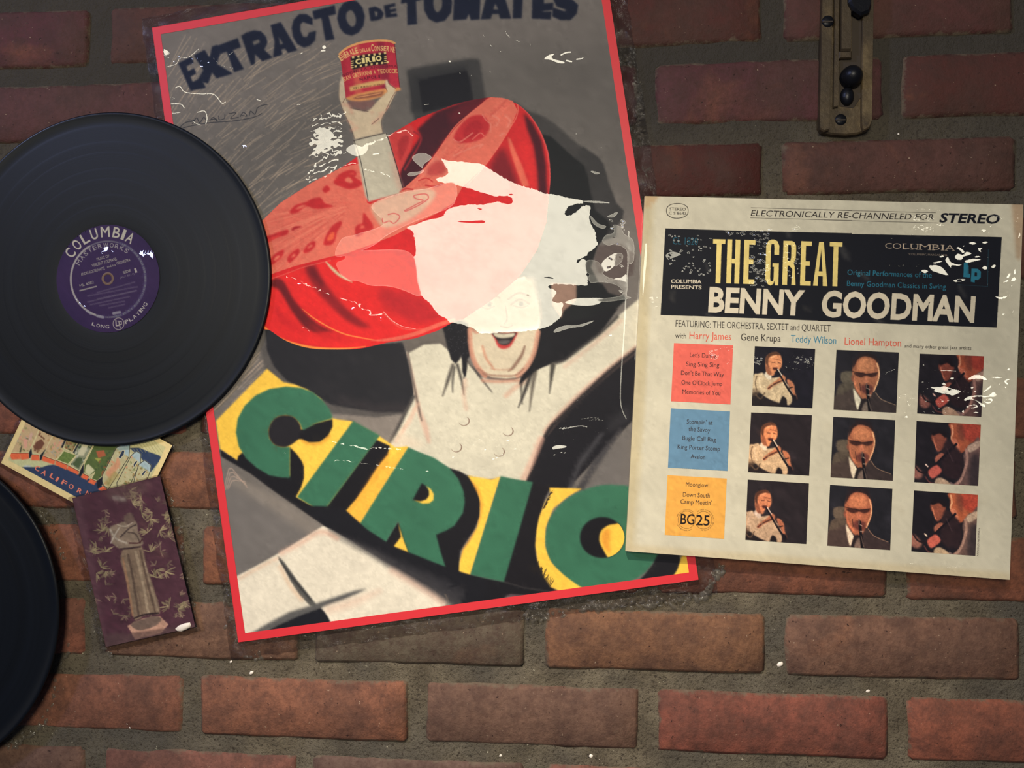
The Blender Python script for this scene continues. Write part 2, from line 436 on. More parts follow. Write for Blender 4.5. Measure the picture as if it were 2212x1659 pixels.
def brick_mat():
    m = NT('fired_brick'); g = m.gpos(); oi = m.n('ShaderNodeObjectInfo')
    off = m.n('ShaderNodeVectorMath', operation='MULTIPLY_ADD'); m.l(g, off.inputs[0]); off.inputs[1].default_value = (1, 1, 1)
    rnd = m.n('ShaderNodeCombineXYZ'); m.l(m.math('MULTIPLY', oi.outputs['Random'], 7.0), rnd.inputs[1]); m.l(rnd.outputs[0], off.inputs[2])
    v = off.outputs[0]
    a = m.noise(16, 5, .6, v); b = m.noise(55, 5, .7, v)
    base = oi.outputs['Color']
    dark = m.mix(.45, base, L4((80, 60, 50))); warm = m.mix(.35, base, L4((160, 100, 64)))
    col = m.mix(m.ramp(a, [(.40, (1, 1, 1)), (.56, (0, 0, 0))]), base, dark)
    col = m.mix(m.ramp(m.noise(14, 4, .6, v, .4), [(.58, (0, 0, 0)), (.74, (.8, .8, .8))]), col, warm)
    col = m.mix(m.ramp(b, [(.36, (.9, .9, .9)), (.58, (0, 0, 0))]), col, m.mix(.6, col, L4((64, 46, 40))))
    col = m.mix(m.ramp(m.noise(240, 5, .75, v), [(.40, (.7, .7, .7)), (.56, (0, 0, 0))]), col, m.mix(.5, col, L4((70, 44, 36))))
    # pits and pale lime flecks
    col = m.mix(m.ramp(m.noise(210, 4, .65, v), [(.29, (1, 1, 1)), (.35, (0, 0, 0))]), col, L4((46, 28, 22)))
    col = m.mix(m.ramp(m.noise(330, 2, .5, v), [(.73, (0, 0, 0)), (.80, (.7, .7, .7))]), col, L4((186, 160, 132)))
    sm = m.n('ShaderNodeAttribute', attribute_name='smear')      # mortar smeared over the arrises
    sf = m.math('ADD', sm.outputs['Fac'], m.math('MULTIPLY', m.math('SUBTRACT', m.noise(60, 6, .75, g), .5), 2.4))
    col = m.mix(m.ramp(sf, [(.60, (0, 0, 0)), (.95, (.85, .85, .85))]), col, m.mix(m.noise(200, 3, .6, g), L4((84, 72, 58)), L4((122, 108, 88))))
    m.l(col, m.p.inputs['Base Color']); m.p.inputs['Roughness'].default_value = .8; m.p.inputs['Specular IOR Level'].default_value = .3
    n1 = m.bump(m.noise(34, 5, .7, v), .5, .003); n2 = m.bump(m.noise(150, 3, .6, v), .6, .0012, n1)
    m.l(m.bump(m.noise(700, 3, .7, v), .5, .0005, n2), m.p.inputs['Normal'])
    return m.m
M_mortar, M_brick = mortar_mat(), brick_mat()
nx, nz = 400, 300
X0, X1, Z0, Z1 = -.74, .60, -.56, .58
hm = noise2(nz + 1, nx + 1, 14, 3, 4) * .0045 + noise2(nz + 1, nx + 1, 3, 4, 2) * .0016
zz, xx = np.mgrid[0:nz + 1, 0:nx + 1]
vv = np.stack([X0 + (X1 - X0) * xx / nx, (.0046 - hm * .6), Z0 + (Z1 - Z0) * zz / nz], -1).reshape(-1, 3)
i = (zz[:-1, :-1] * (nx + 1) + xx[:-1, :-1]).ravel()
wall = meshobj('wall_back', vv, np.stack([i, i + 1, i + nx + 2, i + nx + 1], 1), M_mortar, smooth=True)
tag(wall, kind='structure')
def brick(x0, x1, za, zb, col, seed):
    rs = np.random.RandomState(abs(seed) + 1); nu, nv = 12, 4
    r = lambda s: rs.uniform(-s, s)
    y0 = r(.0007)
    jt = np.cumsum(rs.uniform(-.0006, .0006, nu + 1)); jb = np.cumsum(rs.uniform(-.0006, .0006, nu + 1))
    jt -= np.linspace(jt[0], jt[-1], nu + 1); jb -= np.linspace(jb[0], jb[-1], nu + 1)
    V, idx = [], {}
    for b in range(nv + 1):
        for a in range(nu + 1):
            fu, fv = a / nu, b / nv
            # push the outer rows close to the arrises
            fu = fu if 1 < a < nu - 1 else (0 if a == 0 else 1 if a == nu else (.02 if a == 1 else .98))
            fv = fv if 0 < b < nv else fv
            if b == 1: fv = .07
            if b == nv - 1: fv = .93
            x = x0 + (x1 - x0) * fu; z = (za + jb[a]) * (1 - fv) + (zb + jt[a]) * fv
            edge = a in (0, nu) or b in (0, nv)
            if a in (0, nu): x += rs.uniform(-.0012, .0012)
            if a in (0, nu) and b in (0, nv): x += (.003 if a == 0 else -.003) * rs.rand(); z += (.003 if b == 0 else -.003) * rs.rand()
            y = y0 + (.0022 + rs.uniform(0, .0014) if edge else rs.uniform(-.0002, .0003))
            idx[a, b] = len(V); V.append((x, y, z))
    Fc = [(idx[a, b], idx[a + 1, b], idx[a + 1, b + 1], idx[a, b + 1]) for b in range(nv) for a in range(nu)]
    ring = [(a, 0) for a in range(nu)] + [(nu, b) for b in range(nv)] + [(a, nv) for a in range(nu, 0, -1)] + [(0, b) for b in range(nv, 0, -1)]
    back = []
    for a, b in ring:
        p = V[idx[a, b]]; back.append(len(V)); V.append((p[0], .03, p[2]))
    for k in range(len(ring)):
        k2 = (k + 1) % len(ring); Fc.append((idx[ring[k2]], idx[ring[k]], back[k], back[k2]))
    o = meshobj('brick', V, Fc, M_brick, wall, smooth=True)
    o.color = L4([c_ * (1.13) for c_ in col])
    a = o.data.attributes.new('smear', 'FLOAT', 'POINT'); sv = np.ones(len(V), np.float32)
    for (p, q), k in idx.items():
        sv[k] = .85 if p in (0, nu) or q in (0, nv) else .36 if p in (1, nu - 1) or q in (1, nv - 1) else .0
    a.data.foreach_set('value', sv); return o
rows = {0: (-254, -307), 1: (-187, -238.5), 2: (-120, -172), 3: (-52, -104), 4: (15, -37.5), 5: (82, 31), 6: (149, 98), 7: (217, 171), 8: (288, 235), 9: (357, 304), 10: (425, 374), -1: (-322, -374)}
even = [(-562, -557), (-352.5, -336), (-145.5, -130), (56, 72.5), (263.5, 280), (468, 484)]
odd = [(-654, -640), (-446, -427), (-246, -231), (-43, -24), (163, 180), (369.5, 385), (575, 590)]
BC = {(0, 0): (124, 80, 61), (0, 1): (126, 82, 61), (0, 2): (104, 78, 63), (0, 3): (124, 70, 55), (0, 4): (128, 74, 55),
      (1, 2): (90, 80, 65), (1, 1): (114, 84, 65), (1, 3): (114, 80, 57), (1, 4): (110, 80, 63), (1, 5): (112, 78, 63),
      (-1, 0): (110, 82, 67), (-1, 1): (118, 76, 63), (-1, 2): (96, 76, 65), (-1, 3): (116, 72, 59),
      (2, 4): (118, 72, 53), (2, 3): (118, 72, 53), (3, 1): (126, 82, 59)}
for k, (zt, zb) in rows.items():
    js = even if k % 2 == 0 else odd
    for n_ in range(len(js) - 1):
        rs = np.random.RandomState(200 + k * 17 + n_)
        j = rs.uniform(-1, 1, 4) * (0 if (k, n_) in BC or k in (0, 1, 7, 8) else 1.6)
        base = BC.get((k, n_)) or tuple(np.array((126, 79, 61) if k < 6 else (74, 42, 38)) + rs.uniform(-8, 8) + rs.uniform(-4, 4, 3))  # upper courses: brick colour darkened to stand in for dimmer light
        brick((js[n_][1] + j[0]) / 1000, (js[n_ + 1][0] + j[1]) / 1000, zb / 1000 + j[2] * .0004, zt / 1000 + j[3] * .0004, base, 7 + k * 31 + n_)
# white paint specks stuck to the wall
M_speck = simple('white_paint_drop', (238, 226, 208), .5)
def blob(name, p, r, mat, parent, h, sx=1.0, rot=0.0, seed=0):
    X = U(p, 0)[0]; rs = np.random.RandomState(seed + 3); V, Fc = [], []
    n = 9
    for ring, (rr, y) in enumerate(((1, 0), (.8, .55), (.4, .9))):
        for a in range(n):
            t = 2 * math.pi * a / n; q = r * rr * (1 + rs.uniform(-.18, .18))
            dx, dz = math.cos(t) * q * sx, math.sin(t) * q
            V.append((X[0] + dx * math.cos(rot) - dz * math.sin(rot), X[1] - h - r * .5 * y, X[2] + dx * math.sin(rot) + dz * math.cos(rot)))
    V.append((X[0], X[1] - h - r * .5, X[2])); c0 = len(V) - 1
    for ring in range(2):
        for a in range(n): Fc.append((ring * n + a, ring * n + (a + 1) % n, (ring + 1) * n + (a + 1) % n, (ring + 1) * n + a))
    for a in range(n): Fc.append((2 * n + a, 2 * n + (a + 1) % n, c0))
    return meshobj(name, V, Fc, mat, parent, smooth=True)
for n_, (x, y, r, hh, sx) in enumerate([(1687.5, 1437.5, 5.5, -.004, 1.2), (1277, 1637, 4.3, -.004, 1), (1081, 1635, 3.2, -.004, 1.4), (541, 1455, 3.8, -.003, 1.4), (496, 1432, 2.6, -.004, 1.3), (316, 1451, 2.4, -.004, 1.2),
                                      (1944, 287, 2.4, -.004, 1), (282, 1571, 2.2, 0, .6), (276, 1563, 1.6, 0, .6), (1878, 1495, 3.8, -.004, 1.6), (312, 1618, 2.0, -.004, 1.8), (583, 1594, 1.9, -.004, .8), (1295, 1644, 2.0, -.004, .5), (842, 1635, 1.5, -.004, 1)]):
    blob('paint_speck', (x, y), r * .0004, M_speck, wall, hh + .001, sx, .5, n_)

# ---------------------------------------------------------------- creases of the clear film that face the room lamp
# the big smooth area in the middle of the poster (R5 = my close-up of it)
GR('R5', [(335, 150), (380, 170), (520, 180), (640, 195), (720, 240), (800, 290), (880, 335), (980, 370), (1060, 392), (1150, 425), (1250, 440), (1330, 462), (1430, 478),
         (1440, 500), (1400, 505), (1340, 520), (1305, 560), (1300, 590), (1330, 600), (1400, 560), (1440, 525), (1490, 520), (1495, 560), (1490, 620), (1510, 680), (1535, 720), (1545, 790), (1555, 820), (1520, 860), (1480, 890), (1470, 910), (1400, 940),
         (1395, 970), (1440, 935), (1470, 960), (1465, 1010), (1470, 1060), (1478, 1120), (1470, 1140), (1380, 1140), (1250, 1130), (1180, 1140), (1175, 1160), (1230, 1185), (1225, 1220), (1200, 1260), (1240, 1275), (1285, 1280), (1280, 1330), (1265, 1390), (1215, 1430), (1150, 1470), (1050, 1490), (900, 1505), (780, 1510), (640, 1515), (600, 1480), (560, 1465),
         (470, 1440), (400, 1425), (380, 1400), (330, 1380), (290, 1340), (250, 1280), (200, 1240), (160, 1200), (140, 1160), (115, 1100), (125, 1040), (110, 950), (140, 880), (130, 790), (110, 720), (70, 690), (150, 660), (240, 630), (350, 600), (370, 560), (440, 530), (560, 510), (650, 515), (720, 500), (780, 490), (860, 510), (890, 490), (880, 455), (820, 445), (750, 445), (680, 425), (600, 400), (520, 375), (400, 350), (320, 335), (300, 310), (380, 280), (385, 240), (355, 190)], 1.3)
GX('R5', [(465, 640), (560, 640), (660, 635), (668, 655), (560, 655), (480, 648)]); GX('R5', [(615, 540), (655, 545), (640, 553)])
GX('R5', [(1130, 1080), (1180, 1075), (1215, 1090), (1160, 1086)]); GX('R5', [(1000, 1212), (1025, 1215), (1010, 1222)]); GX('R5', [(860, 430), (900, 430), (880, 438)])
# ragged right-hand end
G('R5', [(1585, 990), (1600, 950), (1660, 905), (1700, 890), (1712, 920), (1700, 970), (1650, 1020), (1610, 1030)])
G('R5', [(1685, 1090), (1740, 1080), (1775, 1055), (1780, 1100), (1750, 1145), (1700, 1115)])
G('R5', [(1300, 1275), (1380, 1245), (1480, 1240), (1600, 1245), (1560, 1285), (1480, 1300), (1380, 1295)])
for pts, v in (([(1230, 1480), (1300, 1455), (1400, 1450), (1530, 1415), (1440, 1460), (1340, 1475), (1220, 1510)], .45), ([(1440, 485), (1560, 485), (1650, 500), (1520, 498)], .5),
               ([(1500, 600), (1560, 660), (1620, 680), (1590, 700), (1520, 660)], .3), ([(1630, 605), (1710, 570), (1680, 610)], .3), ([(1500, 250), (1570, 265), (1540, 275)], .3),
               ([(1590, 800), (1620, 750), (1680, 730), (1680, 670), (1740, 690), (1760, 740), (1830, 790), (1840, 900), (1830, 960), (1790, 970), (1780, 870), (1700, 820), (1640, 830)], .16),
               ([(1490, 1060), (1560, 1030), (1640, 1080), (1760, 1110), (1790, 1140), (1780, 1220), (1810, 1240), (1620, 1270), (1560, 1250), (1740, 1220), (1720, 1150), (1600, 1115), (1500, 1120)], .16),
               ([(1470, 950), (1560, 960), (1600, 1040), (1480, 1050)], .10), ([(1700, 900), (1750, 900), (1740, 960), (1690, 990)], .15),
               ([(100, 260), (70, 280), (110, 290), (200, 250), (130, 180), (110, 140), (170, 110), (230, 120), (260, 150), (200, 200), (180, 250)], .35)):
    G('R5', pts, v)
# thin second layer of film, left of the bright patch: weak reflection with a torn edge
G('R4', [(690, 40), (760, 0), (800, -60), (1000, -80), (1350, -60), (1420, 200), (1440, 330), (1300, 280), (1150, 240), (1000, 235), (880, 195), (800, 190), (740, 150)], .17)
G('R3', [(960, 1040), (1230, 930), (1420, 900), (1659, 850), (1659, 1030), (1450, 1130), (1280, 1200), (1100, 1290), (940, 1400), (660, 1480), (700, 1330), (820, 1290), (1060, 1200)], .14)
# crinkles over the raised arm
GRS = np.random.RandomState(4)
def sparkle(reg, box, n, size, v, seed, elong=2.0):
    rs = np.random.RandomState(seed)
    for _ in range(n):
        x = rs.uniform(box[0], box[2]); y = rs.uniform(box[1], box[3]); l = size * rs.uniform(.5, elong); t = rs.uniform(-.6, .6)
        GL(reg, [(x, y), (x + l * math.cos(t), y + l * math.sin(t))], size * rs.uniform(.5, 1), v * rs.uniform(.4, 1))
def crinkle(reg, path, amp, wid, n=26, v=.8, seed=0):
    rs = np.random.RandomState(seed); p = cr(path, False, 8); p = p[np.linspace(0, len(p) - 1, n).astype(int)].astype(float)
    p += rs.uniform(-amp, amp, p.shape); GL(reg, p, np.clip(wid * (1 + rs.uniform(-.9, .9, n)), 1, None), v)
for y in (270, 300, 345, 380, 425, 465, 500, 540, 575, 600):
    crinkle('R3', [(440 + (y * 7) % 50, y + 20), (560, y), (700, y + 15 * math.sin(y))], 16, 15 if 380 < y < 600 else 7, 20, .85, y)
G('R3', [(470, 400), (560, 380), (640, 440), (600, 480), (680, 500), (600, 540), (520, 580), (460, 600), (500, 540), (460, 500), (520, 470)], .8)
for y, x in ((700, 430), (640, 480), (760, 410)): crinkle('R3', [(x, y + 60), (x + 80, y), (x + 250, y - 60)], 14, 8, 18, .95, y)
crinkle('R3', [(440, 840), (560, 790), (640, 730), (820, 680)], 12, 9, 24, .9, 9)
crinkle('R3', [(600, 260), (650, 280), (740, 250)], 14, 6, 18, .9, 19)
G('R3', [(800, 520), (870, 540), (930, 545), (900, 600), (820, 620), (740, 570)], .7)
crinkle('R3', [(820, 580), (900, 540), (980, 500), (1090, 455)], 14, 14, 24, .8, 10)
crinkle('R3', [(1090, 450), (1180, 420), (1240, 405), (1310, 440)], 8, 7, 14, .7, 12)
crinkle('R3', [(890, 730), (980, 750), (1110, 790)], 8, 6, 14, .8, 13); GL('R3', [(970, 605), (1020, 600)], 10)
# long scratch of light across the red brim
crinkle('R4', [(230, 145), (340, 190), (440, 240), (520, 270), (600, 300), (720, 340), (850, 390), (910, 410)], 11, 6, 40, .8, 14)
crinkle('R4', [(900, 410), (930, 450), (990, 470), (1000, 510), (1090, 490)], 12, 9, 12, 1, 15)
GL('R4', [(380, 610), (430, 620), (450, 650)], 6, .6); GL('R4', [(1115, 470), (1180, 540), (1280, 600), (1400, 625)], 5, .25)
# top left, beside the title
for p, w_ in (([(110, 430), (150, 410), (170, 440), (110, 450)], 9), ([(85, 490), (130, 465), (170, 470)], 8), ([(150, 545), (230, 520), (260, 470), (330, 465), (410, 400)], 9), ([(90, 530), (120, 525)], 8),
              ([(220, 715), (260, 705), (300, 750), (420, 765), (520, 765), (560, 790), (600, 840), (630, 830)], 10), ([(160, 850), (210, 845), (270, 850), (295, 880)], 11), ([(165, 790), (215, 800), (180, 820)], 6),
              ([(150, 920), (190, 922), (260, 918)], 9), ([(400, 915), (460, 905), (480, 960), (470, 1010)], 11), ([(360, 985), (400, 1010), (440, 1020)], 8), ([(530, 470), (580, 520), (640, 545), (700, 555)], 6),
              ([(655, 450), (690, 425)], 8), ([(730, 580), (800, 590), (860, 592)], 4), ([(885, 810), (915, 820)], 9), ([(1210, 850), (1240, 852)], 9), ([(1240, 440), (1255, 430)], 10), ([(1410, 415), (1440, 412)], 14), ([(1280, 420), (1300, 400)], 6)):
    GL('R1', p, w_, .95)
G('R1', [(1418, 375), (1440, 368), (1450, 390), (1435, 400), (1420, 395)]); G('R1', [(125, 400), (145, 405), (165, 435), (130, 440)])
sparkle('R1', (1200, 390, 1580, 540), 26, 6, .7, 40)
# top right flash and specks
G('R2', [(1310, 470), (1350, 435), (1395, 430), (1370, 452), (1390, 470), (1470, 492), (1465, 506), (1420, 502), (1360, 478)]); GL('R2', [(1445, 437), (1485, 420), (1520, 415)], 13); GL('R2', [(1490, 482), (1528, 492)], 14); GL('R2', [(1570, 472), (1610, 466), (1632, 448)], [14, 10, 3])
for x, y, r in ((558, 488, 14), (635, 900, 9), (640, 582, 7), (595, 548, 5), (392, 318, 6), (1430, 628, 5), (1565, 1065, 5), (1765, 1175, 5), (962, 408, 6), (880, 572, 6), (605, 380, 5), (730, 600, 5)): GL('R2', [(x - 3, y), (x + 4, y + 2)], r)
for p in ([(1000, 245), (1015, 275), (1040, 298)], [(1080, 318), (1115, 332)], [(825, 275), (832, 292)], [(882, 355), (895, 372)], [(1198, 368), (1205, 350)], [(355, 835), (390, 830)]): GL('R2', p, 6, .7)
# lower down
crinkle('P1', [(1100, 690), (1160, 705), (1280, 725), (1390, 750), (1460, 740), (1560, 745), (1670, 752)], 5, 9, 34, 1, 30); crinkle('P1', [(1110, 848), (1240, 855), (1400, 880), (1560, 900), (1660, 915)], 4, 6, 30, .9, 31)
for p in ([(1675, 918), (1700, 922)], [(1895, 938), (1920, 942)], [(675, 782), (700, 786)], [(555, 668), (562, 672)]): GL('P1', p, 7, .9)
G('R6', [(1395, 1130), (1425, 1115), (1460, 1112), (1515, 1120), (1500, 1135), (1430, 1145), (1400, 1150)]); GL('R6', [(1480, 975), (1580, 955), (1640, 948), (1690, 955)], 8, .6); GL('R6', [(1640, 890), (1720, 878), (1790, 882)], 5, .4); GL('R6', [(1710, 905), (1760, 895), (1830, 900)], 5, .4)
crinkle('R6', [(0, 1148), (60, 1145), (100, 1150)], 3, 8, 10, .9, 33); crinkle('R6', [(0, 1300), (60, 1310)], 3, 6, 8, .6, 34)
for x, y in ((1460, 968), (1490, 965), (1470, 1175), (1410, 1195), (1500, 1178), (325, 1335), (545, 1215), (1075, 1145), (965, 1195), (890, 1230), (920, 1220), (1010, 1075), (820, 1150), (1890, 175)): GL('R6', [(x - 4, y + 2), (x + 8, y - 2)], 9, .9)
for k in range(120):
    x, y = 1330 + GRS.rand() * 620, 940 + abs(GRS.randn()) * 90; GL('R6', [(x, y), (x + 6, y + GRS.randn() * 3)], 3.5, .22)
for k in range(90):
    x, y = 480 + GRS.rand() * 720, 1090 + GRS.randn() * 55; GL('R6', [(x, y), (x + 7, y + 2)], 4, .5)
GL('R6', [(1320, 1090), (1420, 930), (1560, 780), (1700, 650)], 3.5, .35)
GL('px', [(1358, 500), (1357, 560), (1352, 640), (1348, 720), (1340, 860), (1353, 905)], 2.4, .35)
# the cover's shrink wrap
for pts in ([(1045, 800), (1120, 795), (1180, 820), (1230, 880), (1240, 900), (1180, 890), (1120, 870), (1070, 850)], [(1205, 745), (1235, 710), (1260, 760), (1320, 785), (1380, 790), (1340, 805), (1275, 800), (1265, 825), (1240, 800)],
            [(1300, 715), (1330, 680), (1380, 690), (1420, 660), (1470, 680), (1440, 700), (1390, 715), (1380, 740), (1330, 745)], [(1315, 625), (1345, 615), (1400, 660), (1380, 680), (1350, 650)], [(1440, 575), (1480, 562), (1520, 580), (1480, 595)],
            [(1570, 572), (1610, 558), (1635, 570), (1600, 585)], [(1530, 625), (1580, 625), (1560, 650), (1575, 670), (1545, 660)], [(1395, 755), (1450, 735), (1520, 730), (1565, 742), (1500, 760), (1430, 775)], [(1490, 715), (1530, 700), (1560, 715), (1520, 722)],
            [(1570, 825), (1600, 800), (1630, 820), (1610, 845)], [(1660, 815), (1690, 788), (1715, 800), (1690, 828)], [(965, 850), (1005, 838), (1040, 860), (1000, 878)], [(1145, 710), (1180, 698), (1200, 712), (1160, 722)], [(1080, 770), (1150, 755), (1180, 762), (1110, 782)],
            [(1375, 605), (1410, 598), (1390, 615)], [(1140, 752), (1180, 756), (1150, 768)], [(1570, 440), (1615, 445), (1590, 470)], [(1650, 405), (1675, 400), (1660, 415)], [(1780, 965), (1830, 940), (1835, 960), (1790, 970)], [(1815, 920), (1840, 875), (1860, 885), (1840, 925)],
            [(1862, 940), (1890, 910), (1915, 935), (1895, 955), (1870, 960)], [(1885, 885), (1900, 830), (1912, 880)], [(1700, 1105), (1760, 1112), (1830, 1100), (1800, 1130), (1740, 1135)], [(1765, 1285), (1800, 1272), (1790, 1292)], [(1930, 520), (1945, 475), (1960, 490), (1945, 525)], [(1860, 1000), (1890, 992), (1870, 1010)]):
    G('C2', pts, 1)
G('C2', [(1280, 955), (1300, 940), (1350, 930), (1415, 938), (1380, 958), (1310, 965)], .95); GX('C2', [(1325, 947), (1350, 940), (1370, 947), (1345, 955)])
for p, w_, v in (([(880, 250), (960, 240), (1060, 245), (1190, 250)], 7, .6), ([(1460, 268), (1560, 255), (1700, 265)], 7, .6), ([(1590, 305), (1680, 305), (1740, 320), (1780, 345)], 9, .9), ([(1850, 1090), (1850, 1110)], 9, .7), ([(1885, 1250), (1875, 1275)], 9, .6), ([(1930, 320), (1932, 340)], 12, .5), ([(1632, 720), (1636, 900), (1630, 1010)], 5, .3), ([(1560, 715), (1640, 720), (1700, 740)], 5, .3)): GL('C2', p, w_, v)
sparkle('C2', (870, 300, 1110, 350), 26, 14, .55, 1); sparkle('C2', (880, 400, 1100, 470), 40, 12, .7, 2); sparkle('C2', (1110, 380, 1180, 410), 8, 14, .8, 3); sparkle('C2', (1480, 440, 1640, 500), 10, 9, .7, 4); sparkle('C2', (1500, 760, 1720, 860), 8, 7, .4, 5)
sparkle('C2', (590, 780, 960, 810), 14, 9, .35, 6, 3); sparkle('C2', (650, 490, 900, 540), 10, 8, .5, 7); sparkle('C2', (1880, 260, 1960, 500), 16, 9, .45, 8)
for pts in ([(1595, 495), (1650, 460), (1700, 455), (1760, 470), (1805, 510), (1780, 522), (1720, 505), (1600, 515)], [(1850, 480), (1920, 478), (1985, 490), (1920, 500), (1860, 492)], [(1995, 520), (2050, 500), (2050, 520), (2020, 530), (2045, 570), (2005, 560)],
            [(1160, 595), (1280, 590), (1330, 580), (1370, 595), (1420, 610), (1510, 635), (1500, 660), (1430, 690), (1380, 680), (1290, 665), (1210, 640), (1220, 620)], [(1545, 740), (1560, 715), (1620, 690), (1740, 680), (1740, 700), (1640, 715), (1700, 745), (1740, 770), (1780, 790), (1780, 820), (1730, 800), (1690, 755), (1620, 735), (1570, 750)],
            [(1750, 690), (1810, 690), (1870, 645), (1905, 670), (1900, 700), (1840, 705), (1760, 712)], [(1760, 640), (1840, 578), (1848, 600), (1790, 645)], [(1780, 740), (1840, 715), (1870, 740), (1830, 780), (1780, 770)], [(1565, 815), (1620, 790), (1690, 790), (1700, 820), (1640, 835), (1610, 825)],
            [(1390, 495), (1420, 485), (1445, 495), (1415, 515)], [(1300, 555), (1330, 545), (1355, 570), (1320, 578)], [(1645, 880), (1680, 865), (1715, 878), (1690, 888)], [(1520, 865), (1545, 845), (1550, 885)], [(2025, 395), (2050, 385), (2055, 410), (2035, 412)], [(1620, 595), (1660, 590), (1650, 610), (1625, 612)],
            [(890, 920), (920, 912), (935, 930), (905, 936)], [(1085, 350), (1115, 343), (1105, 358)], [(1470, 710), (1500, 700), (1495, 718)], [(1290, 750), (1330, 742), (1310, 765)], [(1990, 590), (2020, 590), (2010, 610)], [(1930, 560), (1950, 555), (1935, 585)], [(1655, 640), (1685, 635), (1680, 655)]):
    G('C5', pts, 1)
GX('C5', [(1790, 745), (1830, 735), (1840, 750), (1800, 760)]); GX('C5', [(1600, 812), (1650, 800), (1680, 805), (1620, 820)]); GX('C5', [(1370, 615), (1400, 620), (1385, 632)])
for p, w_, v in (([(680, 455), (700, 430), (740, 420), (770, 400), (805, 395)], 10, .9), ([(840, 405), (890, 403)], 7, .9), ([(970, 392), (1050, 385)], 6, .9), ([(1160, 412), (1230, 415)], 8, .9), ([(1260, 420), (1330, 410), (1460, 415)], [4, 14, 5], 1), ([(1340, 430), (1420, 418), (1540, 425), (1620, 425)], 6, .9),
                 ([(830, 720), (850, 690), (900, 675), (900, 710), (860, 705)], 9, .85), ([(920, 770), (940, 730), (1000, 720), (1020, 735)], 9, .85), ([(930, 760), (940, 795), (980, 790)], 9, .85), ([(980, 690), (1030, 705)], 8, .7), ([(1810, 320), (1870, 325)], 6, .6), ([(1370, 850), (1380, 790), (1410, 840), (1400, 890)], 6, .5), ([(1780, 790), (1775, 815)], 8, 1)): GL('C5', p, w_, v)
sparkle('C5', (1060, 540, 1560, 880), 60, 12, 1, 11); sparkle('C5', (1560, 560, 1900, 860), 26, 10, .9, 12); sparkle('C5', (760, 860, 920, 900), 6, 11, .8, 13); sparkle('C5', (700, 740, 800, 840), 8, 8, .6, 14)
GL('C6', [(950, 1215), (1040, 1205), (1120, 1210)], 7, .9); GL('C6', [(950, 1215), (1040, 1225), (1125, 1235)], 7, .9); GL('C6', [(1290, 1210), (1380, 1210)], 7, .7); GL('C6', [(1310, 1250), (1400, 1258), (1490, 1250), (1535, 1235), (1500, 1210)], 9, 1)
GL('C1', [(245, 560), (240, 700), (228, 850), (215, 1050)], [8, 22, 20, 6], .7); G('C1', [(440, 660), (500, 635), (580, 660), (540, 680), (470, 705), (440, 690)], .5); sparkle('C1', (280, 1050, 360, 1180), 6, 12, .6, 15)
sparkle('C3', (790, 165, 960, 470), 26, 12, .45, 16); sparkle('C3', (1560, 260, 2000, 480), 34, 12, .3, 17)
_s = GC_cool[0]; GC_cool[0] = 1.0
sparkle('C1', (1000, 440, 1200, 480), 20, 8, .9, 21); sparkle('C1', (1230, 420, 1420, 960), 90, 10, .8, 22, 3); sparkle('C1', (1550, 540, 1720, 900), 40, 8, .6, 23); sparkle('C1', (450, 480, 860, 860), 60, 7, .5, 24); sparkle('C1', (1640, 380, 1720, 430), 20, 8, 1, 25)
sparkle('C3', (660, 210, 760, 340), 14, 12, .9, 26); sparkle('C3', (1230, 300, 1330, 400), 16, 10, .6, 27); sparkle('C3', (1740, 300, 1980, 380), 20, 10, .5, 28)
G('S5', [(700, 500), (740, 470), (730, 445), (790, 430), (795, 455), (770, 490)], .9); GL('S5', [(705, 510), (720, 520)], 12)
for x in range(1190, 1520, 34): GL('S5', [(x + 18, 480), (x, 525)], 13, .9)
G('S5', [(1190, 520), (1240, 480), (1250, 530), (1340, 500), (1375, 540), (1350, 575), (1300, 530), (1240, 550)], .8)
for x, y in ((1238, 552), (1352, 570), (385, 1110), (430, 1150), (490, 1190), (845, 490)): GL('S5', [(x - 6, y - 8), (x + 8, y + 8)], 14, .8)
for x, y in ((435, 542), (780, 1185)): GL('R1', [(x - 8, y), (x + 8, y)], 10, .8)
sparkle('R1', (760, 1165, 800, 1195), 8, 10, .9, 29); sparkle('R4', (330, 200, 370, 260), 5, 12, 1, 30); sparkle('R4', (520, 300, 560, 335), 3, 12, 1, 31); sparkle('R4', (790, 410, 850, 460), 5, 12, 1, 32); sparkle('R4', (1080, 510, 1120, 550), 3, 10, .9, 33)
sparkle('px', (1310, 470, 1345, 640), 14, 3, .6, 34); sparkle('px', (350, 120, 450, 145), 10, 2.6, .9, 35)
GC_cool[0] = 0.0
# the torn rim and the pin-holes of the bright patch come from fine creases

# ---------------------------------------------------------------- the advertising poster
PQ = np.array([(328, 59.7), (1300.7, -111.3), (1509, 1252.2), (514.6, 1387.5)])
PH = .0045
cv = Canvas(PQ, 992, 1348, (114, 107, 99))
GREY, INK, RED, SAL, CREAM, GREEN, YEL = (114, 107, 99), (26, 25, 29), (212, 38, 40), (226, 110, 88), (212, 204, 178), (58, 110, 82), (250, 200, 72)
P, L = cv.P, cv.L
rs = np.random.RandomState(3)
P('px', [(300, 60), (1320, -120), (1320, 150), (330, 300)], (120, 112, 104), 40)
P('px', [(440, 380), (700, 200), (1100, 100), (1350, 100), (1400, 480), (1200, 300), (700, 350), (560, 480)], (104, 98, 91), 40)
